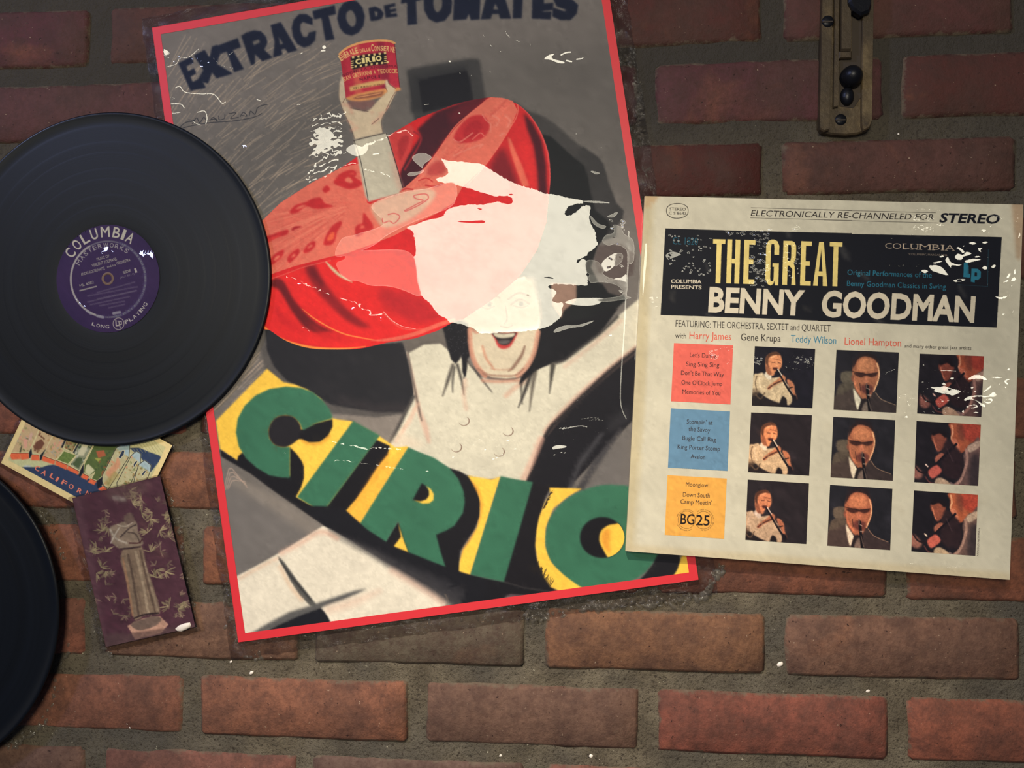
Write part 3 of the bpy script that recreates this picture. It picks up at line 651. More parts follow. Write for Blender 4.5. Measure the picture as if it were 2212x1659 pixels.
# dry-brush hatching, top left and beside the yellow panel
for _ in range(330):
    x, y = rs.uniform(345, 700), rs.uniform(115, 480)
    if x + y * .9 > 1010 or (x < 400 and y < 140): continue
    t = math.radians(rs.normal(-52 + (x - 400) * .10, 6)); l = rs.uniform(24, 80)
    L('px', [(x, y), (x + l * math.cos(t), y + l * math.sin(t))], rs.uniform(1.2, 2.4), (184, 162, 136), .8, rs.uniform(.2, .55) * min(1, 1.5 - abs(y - 300) / 260))
for _ in range(70):
    x, y = rs.uniform(455, 600), rs.uniform(780, 900); l = rs.uniform(30, 80)
    L('px', [(x, y), (x + l * .72, y - l * .69)], rs.uniform(1.5, 4), (176, 156, 136), .8, rs.uniform(.2, .5))
# stove-pipe shape and dark silhouette behind the figure
P('R2', [(215, 560), (270, 540), (600, 485), (700, 468), (780, 468), (800, 490), (840, 760), (900, 1100), (300, 1100)], (62, 60, 58), 3)
P('R2', [(235, 590), (330, 570), (700, 520), (740, 800), (250, 900)], (50, 49, 49), 5)
P('R2', [(310, 645), (400, 615), (690, 560), (715, 620), (745, 800), (345, 900)], INK, 1.2)
P('R2', [(1060, 800), (1180, 880), (1310, 930), (1390, 980), (1480, 1060), (1560, 1130), (1690, 1230), (1775, 1310), (1800, 1380), (1830, 1480), (1900, 1680), (1200, 1700)], (66, 63, 60), 3)
P('R5', [(1440, 60), (1560, 140), (1600, 200), (1640, 350), (1700, 500), (1760, 560), (1745, 640), (1700, 680), (1700, 760), (1300, 900), (1100, 400)], (58, 56, 54), 2)
P('R5', [(1100, -40), (1190, -20), (1330, 110), (1450, 210), (1480, 300), (1500, 420), (1540, 560), (1640, 640), (1660, 700), (1560, 830), (1500, 1000), (1560, 1120), (1700, 1150), (1780, 1250), (1620, 1400), (1450, 1560), (1340, 1680), (1080, 1660), (900, 900)], (27, 28, 28), 2)
P('R5', [(1560, 830), (1740, 820), (1850, 900), (1830, 1060), (1700, 1110), (1560, 1040), (1530, 930)], (92, 80, 74), 2)
P('R5', [(1590, 1130), (1700, 1110), (1760, 1180), (1740, 1230), (1640, 1200)], (84, 76, 70), 2)
P('R6', [(1260, 120), (1480, 60), (1700, 20), (1960, -60), (1800, 160), (1500, 385), (1380, 420), (1250, 480), (1200, 520)], (24, 23, 25), 1)
P('R6', [(2130, 220), (2110, 320), (1800, 540), (1560, 760), (1400, 900), (1300, 1080), (1240, 1290), (1160, 1420), (1200, 1500), (1520, 1490), (2080, 900)], (28, 26, 29), 2)
P('R6', [(2060, 940), (2070, 1480), (1690, 1480), (1820, 1270), (1960, 1060)], (110, 104, 98), 2)
P('R6', [(1960, 980), (2010, 960), (1780, 1300), (1660, 1500), (1590, 1500), (1750, 1240)], (68, 65, 65), 3)
P('R6', [(1800, 1010), (1850, 1000), (1640, 1290), (1560, 1490), (1520, 1490), (1620, 1240)], (62, 60, 62), 4)
P('R6', [(1880, 900), (2050, 760), (2060, 900), (1950, 980), (1860, 1010)], (44, 42, 44), 6)
# left silhouette
P('R4', [(0, 560), (0, 780), (60, 1010), (180, 1130), (500, 1330), (680, 1390), (1060, 1420), (1290, 1400), (1400, 1200), (1100, 740)], (88, 83, 78), 3)
P('R4', [(45, 600), (70, 820), (130, 960), (250, 1090), (420, 1170), (520, 1230), (640, 1300), (800, 1330), (1060, 1370), (1290, 1370), (1340, 1300), (1390, 1190), (1350, 1000), (1290, 740), (900, 780), (500, 800)], (37, 36, 38), 1.5)
P('R4', [(650, 1290), (820, 1320), (1060, 1375), (1300, 1365), (1330, 1300), (1000, 1290), (760, 1230)], (56, 50, 50), 5, alpha=.6)
P('R4', [(620, 1400), (700, 1390), (1060, 1420), (1290, 1390), (1300, 1500), (1180, 1680), (1050, 1600), (840, 1440), (660, 1440)], (134, 124, 113), 2)
for _ in range(26):
    x, y = rs.uniform(90, 1250), rs.uniform(850, 1290)
    L('R4', [(x, y), (x + rs.uniform(20, 120), y + rs.uniform(-20, 60)), (x + rs.uniform(80, 200), y + rs.uniform(0, 90))], rs.uniform(6, 22), (58, 54, 54), 3, .25)

# ---- figure: face, hair, jacket
P('R6', [(150, 318), (180, 262), (300, 232), (440, 220), (560, 330), (700, 420), (760, 520), (860, 555), (1050, 560), (1140, 530), (1240, 475), (1380, 425), (1500, 392), (1650, 270), (1800, 160), (1940, 25), (2150, -150), (2150, 260), (2100, 270), (1900, 430), (1650, 650), (1450, 850), (1350, 960), (1275, 1120), (1215, 1290), (1165, 1420),
         (950, 1395), (800, 1405), (690, 1375), (520, 1310), (350, 1215), (160, 1135), (-100, 1135), (0, 1090), (60, 1000), (130, 850), (215, 700), (205, 560), (178, 400)], CREAM, .7)
P('R6', [(118, 230), (480, 90), (540, 330), (440, 245), (300, 255), (160, 330)], (98, 90, 82), 1.2)      # shadow of the brim
P('R6', [(100, 230), (300, 170), (470, 120), (500, 230), (300, 215), (170, 290)], (112, 104, 94), 5, alpha=.6)
for p, w_, c, a_ in (([(160, 330), (190, 450), (225, 640), (260, 820), (310, 960), (340, 1080)], [8, 14, 26, 40, 50, 30], (214, 160, 136), .55), ([(165, 330), (200, 520), (235, 700), (262, 830), (280, 900)], [6, 10, 16, 14, 4], (60, 56, 52), .8),
                     ([(215, 700), (130, 860), (60, 1000), (0, 1100)], [22, 30, 30, 26], (56, 52, 50), .8), ([(250, 760), (150, 930), (60, 1080)], 26, (220, 176, 146), .6), ([(545, 430), (510, 540), (460, 690)], [26, 30, 8], (64, 58, 52), .8), ([(560, 450), (545, 560), (545, 660)], [14, 14, 3], (54, 50, 46), .9),
                     ([(585, 430), (620, 560), (640, 680)], [22, 18, 3], (54, 50, 46), .9), ([(640, 340), (655, 440), (640, 540)], [30, 22, 4], (30, 28, 28), 1), ([(670, 400), (740, 480), (800, 560), (880, 660)], [14, 12, 12, 2], (50, 44, 42), .9), ([(650, 560), (640, 700), (660, 800)], 40, (212, 158, 132), .35),
                     ([(800, 560), (930, 570), (1120, 560)], 26, (196, 140, 114), .8), ([(1220, 470), (1160, 560), (1080, 620), (1000, 690)], 40, (204, 150, 124), .5), ([(1230, 440), (1200, 540), (1150, 680), (1105, 790)], [40, 34, 26, 4], (54, 50, 46), .9), ([(1250, 470), (1225, 620), (1200, 820)], [40, 30, 5], (84, 76, 66), .8),
                     ([(1400, 430), (1385, 540), (1370, 670)], [44, 28, 3], (60, 56, 50), .9), ([(1180, 500), (1130, 600), (1140, 760)], [30, 16, 3], (50, 46, 42), .8), ([(2110, 290), (1880, 470), (1640, 680), (1440, 880), (1340, 1000)], 60, (216, 166, 140), .5), ([(2130, 290), (1900, 470), (1660, 690), (1470, 880), (1380, 970), (1310, 1100), (1250, 1260), (1200, 1400)], 34, (36, 33, 34), .9),
                     ([(1300, 1060), (1230, 1230), (1150, 1400)], 56, (216, 164, 140), .6), ([(1950, 20), (1800, 160), (1640, 280), (1500, 385), (1430, 410)], 24, (52, 48, 46), .8), ([(1980, 50), (1820, 190), (1660, 320), (1500, 440)], 34, (206, 164, 140), .45), ([(120, 1000), (200, 880), (215, 800)], 20, (224, 178, 152), .5)):
    L('R6', p, w_, c, 3.0, a_)
# hair
P('R4', [(1640, 600), (1700, 560), (1760, 545), (1880, 570), (1890, 860), (1862, 900), (1850, 1060), (1820, 1010), (1815, 850), (1795, 900), (1760, 938), (1720, 900), (1690, 800)], (25, 24, 27), .8)
for _ in range(90):
    x, y = rs.uniform(1665, 1870), rs.uniform(575, 850); L('R4', [(x, y), (x + rs.uniform(-6, 6), y + rs.uniform(-6, 6))], rs.uniform(3, 6), (78, 76, 78), .5, .5)
P('R6', [(1265, 80), (1290, 60), (1420, 60), (1400, 300), (1330, 430), (1250, 480), (1180, 540), (1110, 600), (1130, 520), (1200, 440), (1240, 340), (1265, 200)], (26, 25, 27), 1)
# face
P('R6', [(680, 60), (686, 180), (700, 290), (720, 370), (750, 440), (800, 505), (880, 535), (1000, 545), (1090, 535), (1160, 480), (1210, 400), (1250, 290), (1275, 180), (1290, 60), (1270, -120), (1160, -330), (500, -60)], (216, 200, 168), .8)
P('R6', [(660, 60), (700, 130), (860, 140), (1100, 130), (1280, 100), (1300, 0), (1240, -330), (500, -200), (500, 0)], (138, 124, 102), 7)
for p, w_, c, a_ in (([(690, 130), (700, 290), (740, 420), (820, 520)], 40, (206, 140, 112), .8), ([(1275, 150), (1240, 320), (1180, 440), (1100, 520)], 40, (208, 148, 120), .8), ([(1160, 270), (1130, 350), (1060, 450), (1020, 480)], [14, 26, 26, 8], (130, 96, 78), .8), ([(800, 270), (830, 370), (880, 440), (900, 470)], [20, 22, 18, 6], (204, 146, 116), .8),
                     ([(760, 460), (850, 510), (960, 520), (1080, 515), (1150, 460)], 12, (150, 108, 88), .8), ([(800, 500), (900, 545), (1060, 548), (1140, 520)], 9, (120, 84, 70), .7), ([(870, 460), (960, 470), (1040, 465)], 8, (190, 134, 106), .6), ([(690, 90), (740, 150), (780, 130)], 20, (196, 116, 92), .6)): L('R6', p, w_, c, 2.2, a_)
P('R6', [(878, 150), (960, 158), (1090, 150), (1088, 180), (1060, 235), (1030, 275), (975, 292), (930, 270), (905, 210)], (196, 62, 58), .8, True)
P('R6', [(880, 150), (980, 160), (1085, 152), (1075, 180), (1040, 235), (1000, 258), (950, 250), (915, 205)], (40, 34, 34), .6, True)
P('R6', [(895, 155), (980, 162), (1072, 156), (1060, 185), (980, 200), (912, 188)], (206, 196, 168), .6, True); P('R6', [(930, 225), (990, 215), (1040, 222), (1000, 250), (950, 248)], (96, 88, 84), 1.5, True)
for p, w_ in (([(640, 1290), (680, 1265), (730, 1280)], 12), ([(650, 1310), (700, 1325), (750, 1305)], 7), ([(880, 1290), (950, 1250), (1020, 1285)], 14), ([(900, 1300), (960, 1315), (1010, 1300)], 7), ([(600, 1230), (700, 1190), (790, 1240)], 14), ([(860, 1250), (940, 1200), (1030, 1230)], 14), ([(835, 1300), (850, 1400), (830, 1440)], 9), ([(800, 1460), (850, 1470), (890, 1455)], 9), ([(1110, 1250), (1120, 1400)], 8)): L('R5', p, w_, (96, 72, 58), 1, .8)
P('R5', [(700, 1285), (722, 1280), (722, 1305), (700, 1305)], (40, 34, 34), .6, True); P('R5', [(945, 1275), (972, 1272), (972, 1298), (946, 1300)], (40, 34, 34), .6, True)
P('R5', [(1190, 1120), (1390, 1130), (1390, 1260), (1290, 1340), (1270, 1400), (1200, 1300)], (146, 116, 98), 2)
# ---- the big red sliced hat
hat = [(560, 484), (606, 438), (676, 393), (737, 362), (790, 325), (838, 294), (902, 256), (980, 226), (1015, 217), (1059, 210), (1091, 213), (1118, 225), (1146, 250), (1170, 288), (1185, 331), (1189, 380), (1186, 418), (1180, 480), (1160, 540),
       (1120, 600), (1060, 650), (1000, 690), (979, 696), (946, 714), (897, 731), (837, 740), (777, 753), (729, 755), (668, 752), (620, 737), (584, 714), (565, 700), (560, 600)]
cv.clip('px', hat, True)
P('px', hat, (214, 36, 38))
P('R2', [(300, 1030), (450, 890), (700, 800), (860, 770), (800, 830), (700, 920), (600, 1010), (500, 1140), (430, 1240), (330, 1370), (220, 1520), (150, 1480), (170, 1330), (240, 1220), (330, 1080)], (66, 22, 32), 3)
P('R2', [(700, 800), (880, 770), (800, 850), (700, 920), (560, 1000), (560, 900)], (110, 26, 36), 7, alpha=.7)
P('R2', [(70, 1080), (160, 1040), (245, 1000), (275, 1045), (265, 1130), (220, 1250), (150, 1380), (110, 1260)], (206, 62, 58), 1, True)
P('R2', [(150, 1130), (200, 1080), (235, 1090), (225, 1160), (160, 1280)], (176, 44, 46), 2, True)
L('R2', [(275, 1050), (330, 1100), (290, 1200), (200, 1350)], 14, (150, 34, 42), 2)
# right dome with its stripes
P('R2', [(930, 1180), (1020, 1080), (1110, 840), (1190, 900), (1300, 1100), (1360, 1400), (1350, 1560), (800, 1560), (860, 1330)], (206, 40, 42), 2)
P('R2', [(870, 1330), (960, 1180), (1000, 1190), (1060, 1330), (1110, 1500), (1000, 1450), (900, 1400)], (120, 24, 32), 8)
P('R2', [(1150, 900), (1220, 980), (1290, 1120), (1325, 1300), (1335, 1560), (1265, 1540), (1250, 1320), (1225, 1160), (1170, 1010)], (74, 20, 30), 4)
P('R2', [(1020, 1090), (1045, 1110), (1090, 1220), (1140, 1330), (1195, 1480), (1140, 1490), (1085, 1340), (1040, 1200)], (228, 104, 80), 2.5)
P('R2', [(1100, 1120), (1180, 1130), (1230, 1320), (1250, 1500), (1200, 1480), (1150, 1300)], (222, 44, 44), 6)
L('R2', [(1100, 830), (1165, 885), (1240, 980), (1300, 1100), (1340, 1230), (1356, 1400), (1350, 1560)], [6, 10, 12, 12, 14, 12, 10], (214, 76, 72), .8)
# the near slice
sl = [(556, 487), (606, 438), (676, 393), (737, 362), (776, 353), (793, 438), (800, 441), (850, 415), (874, 405), (909, 374), (937, 339), (956, 312), (983, 277), (1010, 250), (1037, 228), (1059, 211), (1086, 211), (1107, 217), (1118, 239), (1105, 271),
      (1080, 312), (1045, 361), (999, 404), (980, 438), (940, 463), (902, 481), (851, 509), (800, 529), (750, 547), (712, 555), (636, 575), (578, 595), (556, 602)]
P('px', sl, SAL)
cv.clip('px', sl); bx = cv.a.copy()
for _ in range(160):            # fibres running out of the waist
    t = rs.uniform(0, 1); x0, y0 = 905 + rs.uniform(-40, 30), 1010 + rs.uniform(-20, 60)
    x1, y1 = rs.uniform(0, 300), rs.uniform(1080, 1650)
    c = (238, 132, 104) if rs.rand() < .5 else (208, 84, 70)
    L('R3', [(x0 + (x1 - x0) * .25, y0 + (y1 - y0) * .2 - 20), (x0 + (x1 - x0) * .6, y0 + (y1 - y0) * .55 - 10), (x1, y1)], rs.uniform(3, 11), c, 1, .30)
for _ in range(60):
    x, y = rs.uniform(560, 860), rs.uniform(760, 1000); L('R3', [(x, y), (x + 70, y - 12), (x + 150, y + 30)], rs.uniform(4, 10), (236, 126, 100) if rs.rand() < .5 else (212, 88, 74), 1.2, .3)
for _ in range(80):
    u = rs.rand(); x, y = 1240 + u * 850 + rs.uniform(-60, 60), 960 - u * 780 + rs.uniform(-60, 60)
    L('R3', [(x, y), (x + 60, y - 50), (x + 130, y - 130)], rs.uniform(4, 12), (236, 128, 104) if rs.rand() < .5 else (206, 78, 68), 1.2, .35)
# pale flesh around the waist
P('R3', [(960, 1040), (1100, 970), (1230, 930), (1400, 900), (1500, 920), (1480, 1000), (1350, 1120), (1200, 1200), (1060, 1230), (980, 1130)], (212, 160, 130), 3, True)
L('R3', [(930, 1020), (1000, 1010), (1100, 960), (1180, 950)], 5, (190, 60, 54), 1)
DK, MR_ = (196, 40, 42), (168, 28, 34)
for pts, c in (([(636, 850), (660, 800), (700, 765), (760, 742), (815, 745), (830, 780), (815, 800), (860, 830), (880, 860), (830, 892), (760, 902), (690, 878)], DK),
               ([(540, 905), (575, 870), (605, 905), (565, 935), (545, 920)], DK), ([(262, 1092), (310, 1040), (400, 1012), (450, 985), (520, 975), (560, 1022), (630, 1048), (540, 1068), (470, 1070), (400, 1050), (330, 1100), (270, 1110)], DK),
               ([(45, 1318), (120, 1285), (240, 1248), (236, 1290), (140, 1320), (48, 1372)], DK), ([(278, 1240), (310, 1220), (365, 1222), (310, 1245), (282, 1258)], MR_), ([(548, 1365), (570, 1300), (620, 1220), (690, 1175), (705, 1200), (665, 1270), (650, 1330), (620, 1375), (565, 1382)], DK),
               ([(818, 1235), (850, 1200), (880, 1190), (890, 1105), (930, 1150), (965, 1200), (968, 1245), (900, 1265), (880, 1290), (825, 1305)], DK), ([(375, 1432), (415, 1375), (470, 1345), (478, 1385), (440, 1430), (395, 1448)], DK),
               ([(238, 1500), (270, 1450), (335, 1410), (340, 1450), (300, 1500), (260, 1532)], DK), ([(85, 1525), (130, 1460), (205, 1420), (200, 1470), (150, 1520), (105, 1552)], DK)):
    P('R3', pts, c, .6, True)
for pts, c in (([(730, 830), (760, 800), (795, 830), (780, 850)], (232, 120, 92)), ([(760, 770), (800, 760), (810, 780)], (222, 70, 60)), ([(310, 1075), (350, 1045), (400, 1040), (360, 1065)], (228, 110, 88)), ([(580, 1340), (600, 1290), (640, 1270), (630, 1330)], (232, 96, 60)),
               ([(860, 1240), (880, 1210), (900, 1230)], (228, 100, 80)), ([(410, 1410), (440, 1375), (455, 1390)], (230, 110, 88)), ([(120, 1510), (150, 1475), (180, 1470), (150, 1505)], (232, 120, 92)), ([(270, 1490), (295, 1455), (310, 1470)], (230, 110, 88)), ([(60, 1340), (150, 1300), (170, 1305), (90, 1345)], (226, 60, 54))):
    P('R3', pts, c, .5, True)
for p, w_ in (([(1240, 1085), (1300, 1055), (1345, 1030), (1400, 1000), (1340, 985), (1320, 960), (1380, 945), (1430, 948), (1440, 985), (1370, 1035), (1290, 1075), (1250, 1090), (1240, 1085)], 9), ([(1050, 1155), (1062, 1190), (1110, 1175), (1150, 1195), (1195, 1150), (1190, 1125), (1150, 1110), (1100, 1120)], 9), ([(1420, 870), (1500, 880), (1560, 860)], 14), ([(1200, 920), (1250, 900), (1310, 905)], 14), ([(1360, 830), (1430, 810), (1480, 840)], 10)):
    L('R3', p, w_, (196, 56, 52), .8)
P('R2', [(590, 1105), (620, 1030), (690, 950), (760, 918), (830, 925), (872, 985), (868, 1040), (820, 1100), (740, 1130), (640, 1140)], (196, 44, 48), 2, True)
P('R2', [(660, 1050), (720, 980), (790, 960), (820, 1010), (780, 1070), (700, 1100)], (178, 34, 42), 2, True)
for p, w_ in (([(820, 915), (850, 960), (885, 990), (880, 1050)], 10), ([(590, 1110), (640, 1130), (740, 1060)], 12), ([(590, 1240), (700, 1190), (820, 1150), (790, 1180)], 10), ([(900, 920), (950, 950), (930, 1000)], 14), ([(960, 1080), (990, 1060)], 16), ([(740, 1110), (800, 1060), (830, 1080)], 8), ([(1000, 920), (1040, 960), (1020, 1010)], 16)):
    L('R2', p, w_, (232, 134, 112), 1, .7)
P('R2', [(430, 1250), (500, 1290), (560, 1330), (540, 1400), (400, 1390), (340, 1370)], (222, 130, 108), 4, True, alpha=.6)
P('R2', [(400, 1320), (470, 1280), (530, 1330), (500, 1390), (380, 1390)], (190, 70, 64), 3, True)
cv.clip('px', hat, True)
L('R2', [(330, 1380), (430, 1250), (500, 1150), (600, 1010), (700, 920), (800, 840), (880, 780), (980, 772), (1070, 800), (1102, 850), (1090, 930), (1045, 1010), (960, 1150), (830, 1330), (700, 1470)], 7, (236, 120, 96), 1)
# the belly of the hat
P('R4', [(0, 190), (180, 150), (400, 70), (620, 20), (760, -20), (1200, -60), (1640, 300), (1740, 560), (900, 820), (0, 700)], (226, 40, 38), 2)
P('R4', [(1050, 240), (1300, 280), (1450, 330), (1560, 420), (1660, 540), (1500, 585), (1350, 570), (1200, 480), (1080, 370)], (184, 34, 38), 12)
P('R4', [(88, 205), (150, 170), (210, 190), (250, 250), (310, 360), (430, 500), (540, 590), (640, 640), (760, 680), (640, 650), (500, 655), (400, 600), (310, 490), (230, 360), (170, 270), (90, 240)], (106, 24, 28), 3, True)
P('R4', [(405, 80), (450, 55), (500, 50), (530, 110), (580, 200), (650, 290), (740, 400), (850, 500), (960, 580), (1000, 610), (880, 600), (760, 530), (640, 420), (540, 320), (470, 210)], (142, 28, 32), 5, True)
P('R4', [(440, 110), (480, 70), (520, 130), (580, 230), (560, 240), (500, 180)], (108, 22, 28), 5, True)
P('R4', [(120, 400), (220, 520), (380, 640), (300, 620), (180, 530)], (190, 30, 34), 8, True); P('R4', [(430, 560), (600, 660), (820, 710), (600, 700)], (196, 32, 34), 8, True)
P('R4', [(600, 20), (760, -10), (1000, 60), (1300, 250), (1100, 235), (850, 215), (800, 205), (700, 130)], (232, 44, 40), 6)
L('R4', [(380, 440), (440, 490), (500, 535), (600, 595), (700, 645), (800, 680), (950, 710), (1080, 730)], [2, 8, 11, 12, 12, 12, 10, 4], (244, 128, 62), 1)
L('R4', [(15, 575), (70, 630), (150, 690), (250, 738), (380, 775), (500, 795), (650, 803), (800, 798), (950, 782)], [10, 18, 22, 24, 26, 24, 20, 12, 4], (246, 142, 62), 1.5)
L('R4', [(1000, 728), (1150, 722), (1300, 695), (1450, 650), (1600, 590), (1740, 545)], [4, 26, 34, 36, 36, 34], (226, 98, 78), 1.5)
L('R4', [(1110, 480), (1180, 550), (1260, 610), (1350, 630), (1450, 625), (1560, 600)], 6, (226, 92, 76), 1.5)
L('R4', [(600, 25), (660, 90), (730, 150), (830, 205)], [12, 26, 24, 6], (214, 182, 140), 2)
cv.clip()
L('R4', [(60, 185), (140, 165), (280, 115), (400, 70), (540, 35), (640, 10)], 7, (232, 118, 96), 1, .6)

# ---- arm with the tin
P('R3', [(690, 20), (683, 110), (700, 190), (735, 280), (775, 360), (800, 420), (812, 480), (1056, 424), (1040, 330), (1062, 270), (1110, 195), (1170, 80), (1170, 40), (1110, 20), (1078, -10), (1060, 20), (1110, 60), (1050, 110), (960, 215), (900, 240), (780, 210), (740, 130), (725, -100), (700, -60)], (206, 184, 150), .6)
P('R3', [(745, 160), (830, 130), (1000, 150), (960, 210), (905, 235), (780, 205)], (128, 92, 84), 3)
for p, w_, a_ in (([(720, 180), (770, 200), (790, 250)], 26, .5), ([(960, 250), (1010, 180), (1080, 110)], 18, .5), ([(970, 340), (1030, 290), (1060, 240), (1100, 200)], 20, .6), ([(790, 400), (830, 380)], 30, .4), ([(760, 320), (800, 350)], 24, .4)): L('R3', p, w_, (214, 150, 124), 3, a_)
for p, w_ in (([(690, 20), (683, 110), (705, 210), (760, 330), (812, 470)], 4), ([(1180, 60), (1110, 200), (1060, 275), (1042, 335), (1056, 420)], 4), ([(960, 350), (1020, 300)], 5), ([(780, 210), (850, 225), (930, 240)], 5), ([(740, 60), (745, 150)], 4)): L('R3', p, w_, (84, 62, 56), .7, .8)
P('R3', [(806, 492), (1080, 424), (1100, 450), (1150, 640), (1222, 890), (1190, 940), (930, 1012), (905, 960)], (196, 186, 160), .5)
L('R3', [(1120, 600), (1160, 760), (1200, 880)], [10, 40, 50], (206, 166, 142), 5, .7); L('R3', [(1085, 430), (1110, 500), (1165, 680), (1224, 888)], 7, (50, 40, 40), .6)
L('R3', [(808, 488), (860, 640), (905, 860), (930, 1000)], 6, (60, 54, 50), .8); L('R3', [(806, 490), (940, 455), (1080, 424)], 5, (70, 60, 52), .7); L('R3', [(830, 500), (850, 600)], 20, (170, 160, 138), 4, .5)
# tin
can = [(305, 530), (380, 450), (500, 375), (700, 305), (900, 268), (1100, 248), (1300, 262), (1400, 300), (1440, 640), (1480, 950), (1515, 1220), (1350, 1250), (1000, 1290), (700, 1350), (430, 1400), (390, 1050), (340, 700)]
P('CAN', can, (188, 46, 62)); cv.clip('CAN', can)
for pts, c, a_ in (([(560, 360), (700, 330), (720, 800), (760, 1330), (620, 1350), (590, 900)], (226, 120, 84), .55), ([(1050, 280), (1200, 280), (1260, 760), (1330, 1240), (1150, 1260), (1100, 800)], (112, 26, 48), .55), ([(310, 560), (420, 500), (450, 1390), (400, 1380)], (160, 34, 46), .6)): P('CAN', pts, c, 4, alpha=a_)
P('CAN', [(500, 1180), (700, 1120), (900, 1075), (1150, 1040), (1240, 1040), (1240, 1110), (1000, 1160), (760, 1200), (520, 1270)], (216, 168, 104), .4)
for _ in range(34):
    x = rs.uniform(540, 1190); L('CAN', [(x, 1175 - (x - 540) * .13 + 20), (x + rs.uniform(-12, 12), 1215 - (x - 540) * .15 + 10)], 12, (120, 84, 50), .4, .6)
P('CAN', [(525, 590), (640, 560), (900, 520), (1230, 500), (1260, 720), (1000, 745), (800, 775), (570, 840)], (28, 22, 20), .3)
for k in range(13):
    x = 575 + k * 53; y = 580 - k * 7
    if k % 2 == 0: P('CAN', [(x - 20, y - 12), (x + 24, y - 18), (x + 26, y + 26), (x - 16, y + 32)], (226, 196, 128)); P('CAN', [(x + 30, y + 172), (x + 74, y + 164), (x + 76, y + 204), (x + 34, y + 214)], (226, 196, 128))
for k in range(4): P('CAN', [(530, 660 + k * 42), (590, 650 + k * 42), (592, 668 + k * 42), (534, 680 + k * 42)], (226, 196, 128)); P('CAN', [(1195, 560 + k * 42), (1245, 556 + k * 42), (1247, 576 + k * 42), (1198, 580 + k * 42)], (214, 180, 110))
cv.clip()
def zt(text, reg, a, b, cap, col, bold=.02, **k):
    s_ = REG[reg][2]; q = Z(reg, [a, b]); cv.T(text, q[0], q[1], cap / s_, col, bold, **k)
def arcline(text, reg, pts, cap, col, bold=.02, gap=.86, smooth=True):
    """letters set one by one along a bent baseline"""
    s_ = REG[reg][2]; p = Z(reg, pts); p = cr(p, False, 12) if smooth and len(p) > 2 else p
    seg = np.r_[0, np.cumsum(np.linalg.norm(np.diff(p, axis=0), axis=1))]; tot = seg[-1]
    wd = [1.25 if c in 'MW' else .5 if c in "I'1" else .55 if c == ' ' else 1.0 for c in text]; cum = np.r_[0, np.cumsum(wd)]
    caps = cap if hasattr(cap, '__len__') else [cap] * len(text)
    for i, ch in enumerate(text):
        if ch == ' ': continue
        g_ = (1 - gap) / 2
        q = [np.array([np.interp(tot * (cum[i] + wd[i] * f) / cum[-1], seg, p[:, k]) for k in (0, 1)]) for f in (g_, 1 - g_)]
        cv.T(ch, q[0], q[1], caps[i] / s_, col, bold)
arcline('ENERALE', 'CAN', [(340, 670), (440, 605), (560, 545), (690, 500)], 120, (236, 186, 120), .03)
arcline('DELLE', 'CAN', [(720, 500), (830, 475), (930, 462)], 70, (236, 176, 112), .03)
arcline('CONSERVE', 'CAN', [(940, 470), (1100, 458), (1250, 468), (1410, 500)], [140, 100, 100, 100, 100, 105, 110, 110], (232, 180, 116), .03)
arcline('CIRIO', 'CAN', [(625, 735), (800, 705), (960, 680), (1160, 655)], 108, (240, 216, 140), .05)
arcline('SAN GIOVANNI A TEDUCCIO', 'CAN', [(395, 1075), (600, 995), (850, 945), (1200, 905), (1480, 905)], 84, (226, 164, 104), .02)
arcline('SOCIETA ANONIMA', 'CAN', [(360, 985), (620, 890), (900, 825), (1200, 795), (1460, 790)], 48, (112, 24, 40), .02)
arcline('NAPOLI', 'CAN', [(710, 1065), (870, 1030), (1120, 1000)], 62, (112, 24, 40), .03)
L('CAN', [(308, 525), (380, 455), (500, 378), (700, 305), (900, 270), (1100, 252), (1300, 264), (1402, 305)], 44, (226, 160, 98), .5)
L('CAN', [(1402, 320), (1440, 640), (1510, 1210)], 12, (96, 24, 36), .5)
P('CAN', [(430, 1395), (600, 1330), (900, 1260), (1200, 1210), (1500, 1185), (1535, 1225), (1500, 1250), (1250, 1290), (1130, 1380), (900, 1440), (700, 1460), (540, 1450), (450, 1425)], (222, 150, 88), .5)
P('CAN', [(560, 1405), (700, 1350), (950, 1300), (1200, 1260), (1150, 1350), (900, 1400), (650, 1425)], (150, 92, 66), 1.2); L('CAN', [(650, 1385), (900, 1345), (1130, 1300)], 16, (222, 150, 100), .8)
P('CAN', [(1210, 1090), (1235, 1035), (1262, 1035), (1290, 1110), (1360, 1160), (1420, 1210), (1410, 1290), (1350, 1400), (1200, 1659), (900, 1659), (1050, 1480), (1180, 1370), (1260, 1270), (1225, 1190)], (212, 190, 152), .5)
P('CAN', [(315, 1080), (370, 1020), (390, 1060), (425, 1400), (370, 1500), (320, 1450), (300, 1320)], (206, 184, 150), .5)
for p in ([(1270, 1040), (1300, 1120), (1400, 1190), (1430, 1215)], [(1212, 1090), (1222, 1190), (1262, 1262)], [(1420, 1280), (1330, 1430), (1230, 1640)], [(425, 1395), (372, 1490)]): L('CAN', p, 9, (96, 50, 44), .5)

# buttons
for x, y in ((640, 905), (1015, 992), (575, 1130), (940, 1168)):
    a_ = [(x + 45 * math.cos(t), y + 40 * math.sin(t)) for t in np.linspace(-.9, 2.7, 12)]
    L('R6', a_, [2, 5, 8, 9, 9, 8, 7, 6, 5, 4, 3, 2], (130, 104, 88), .7)
P('R6', [(100, 1000), (330, 1120), (170, 1135), (-60, 1140)], (226, 200, 170), 8, alpha=.5)

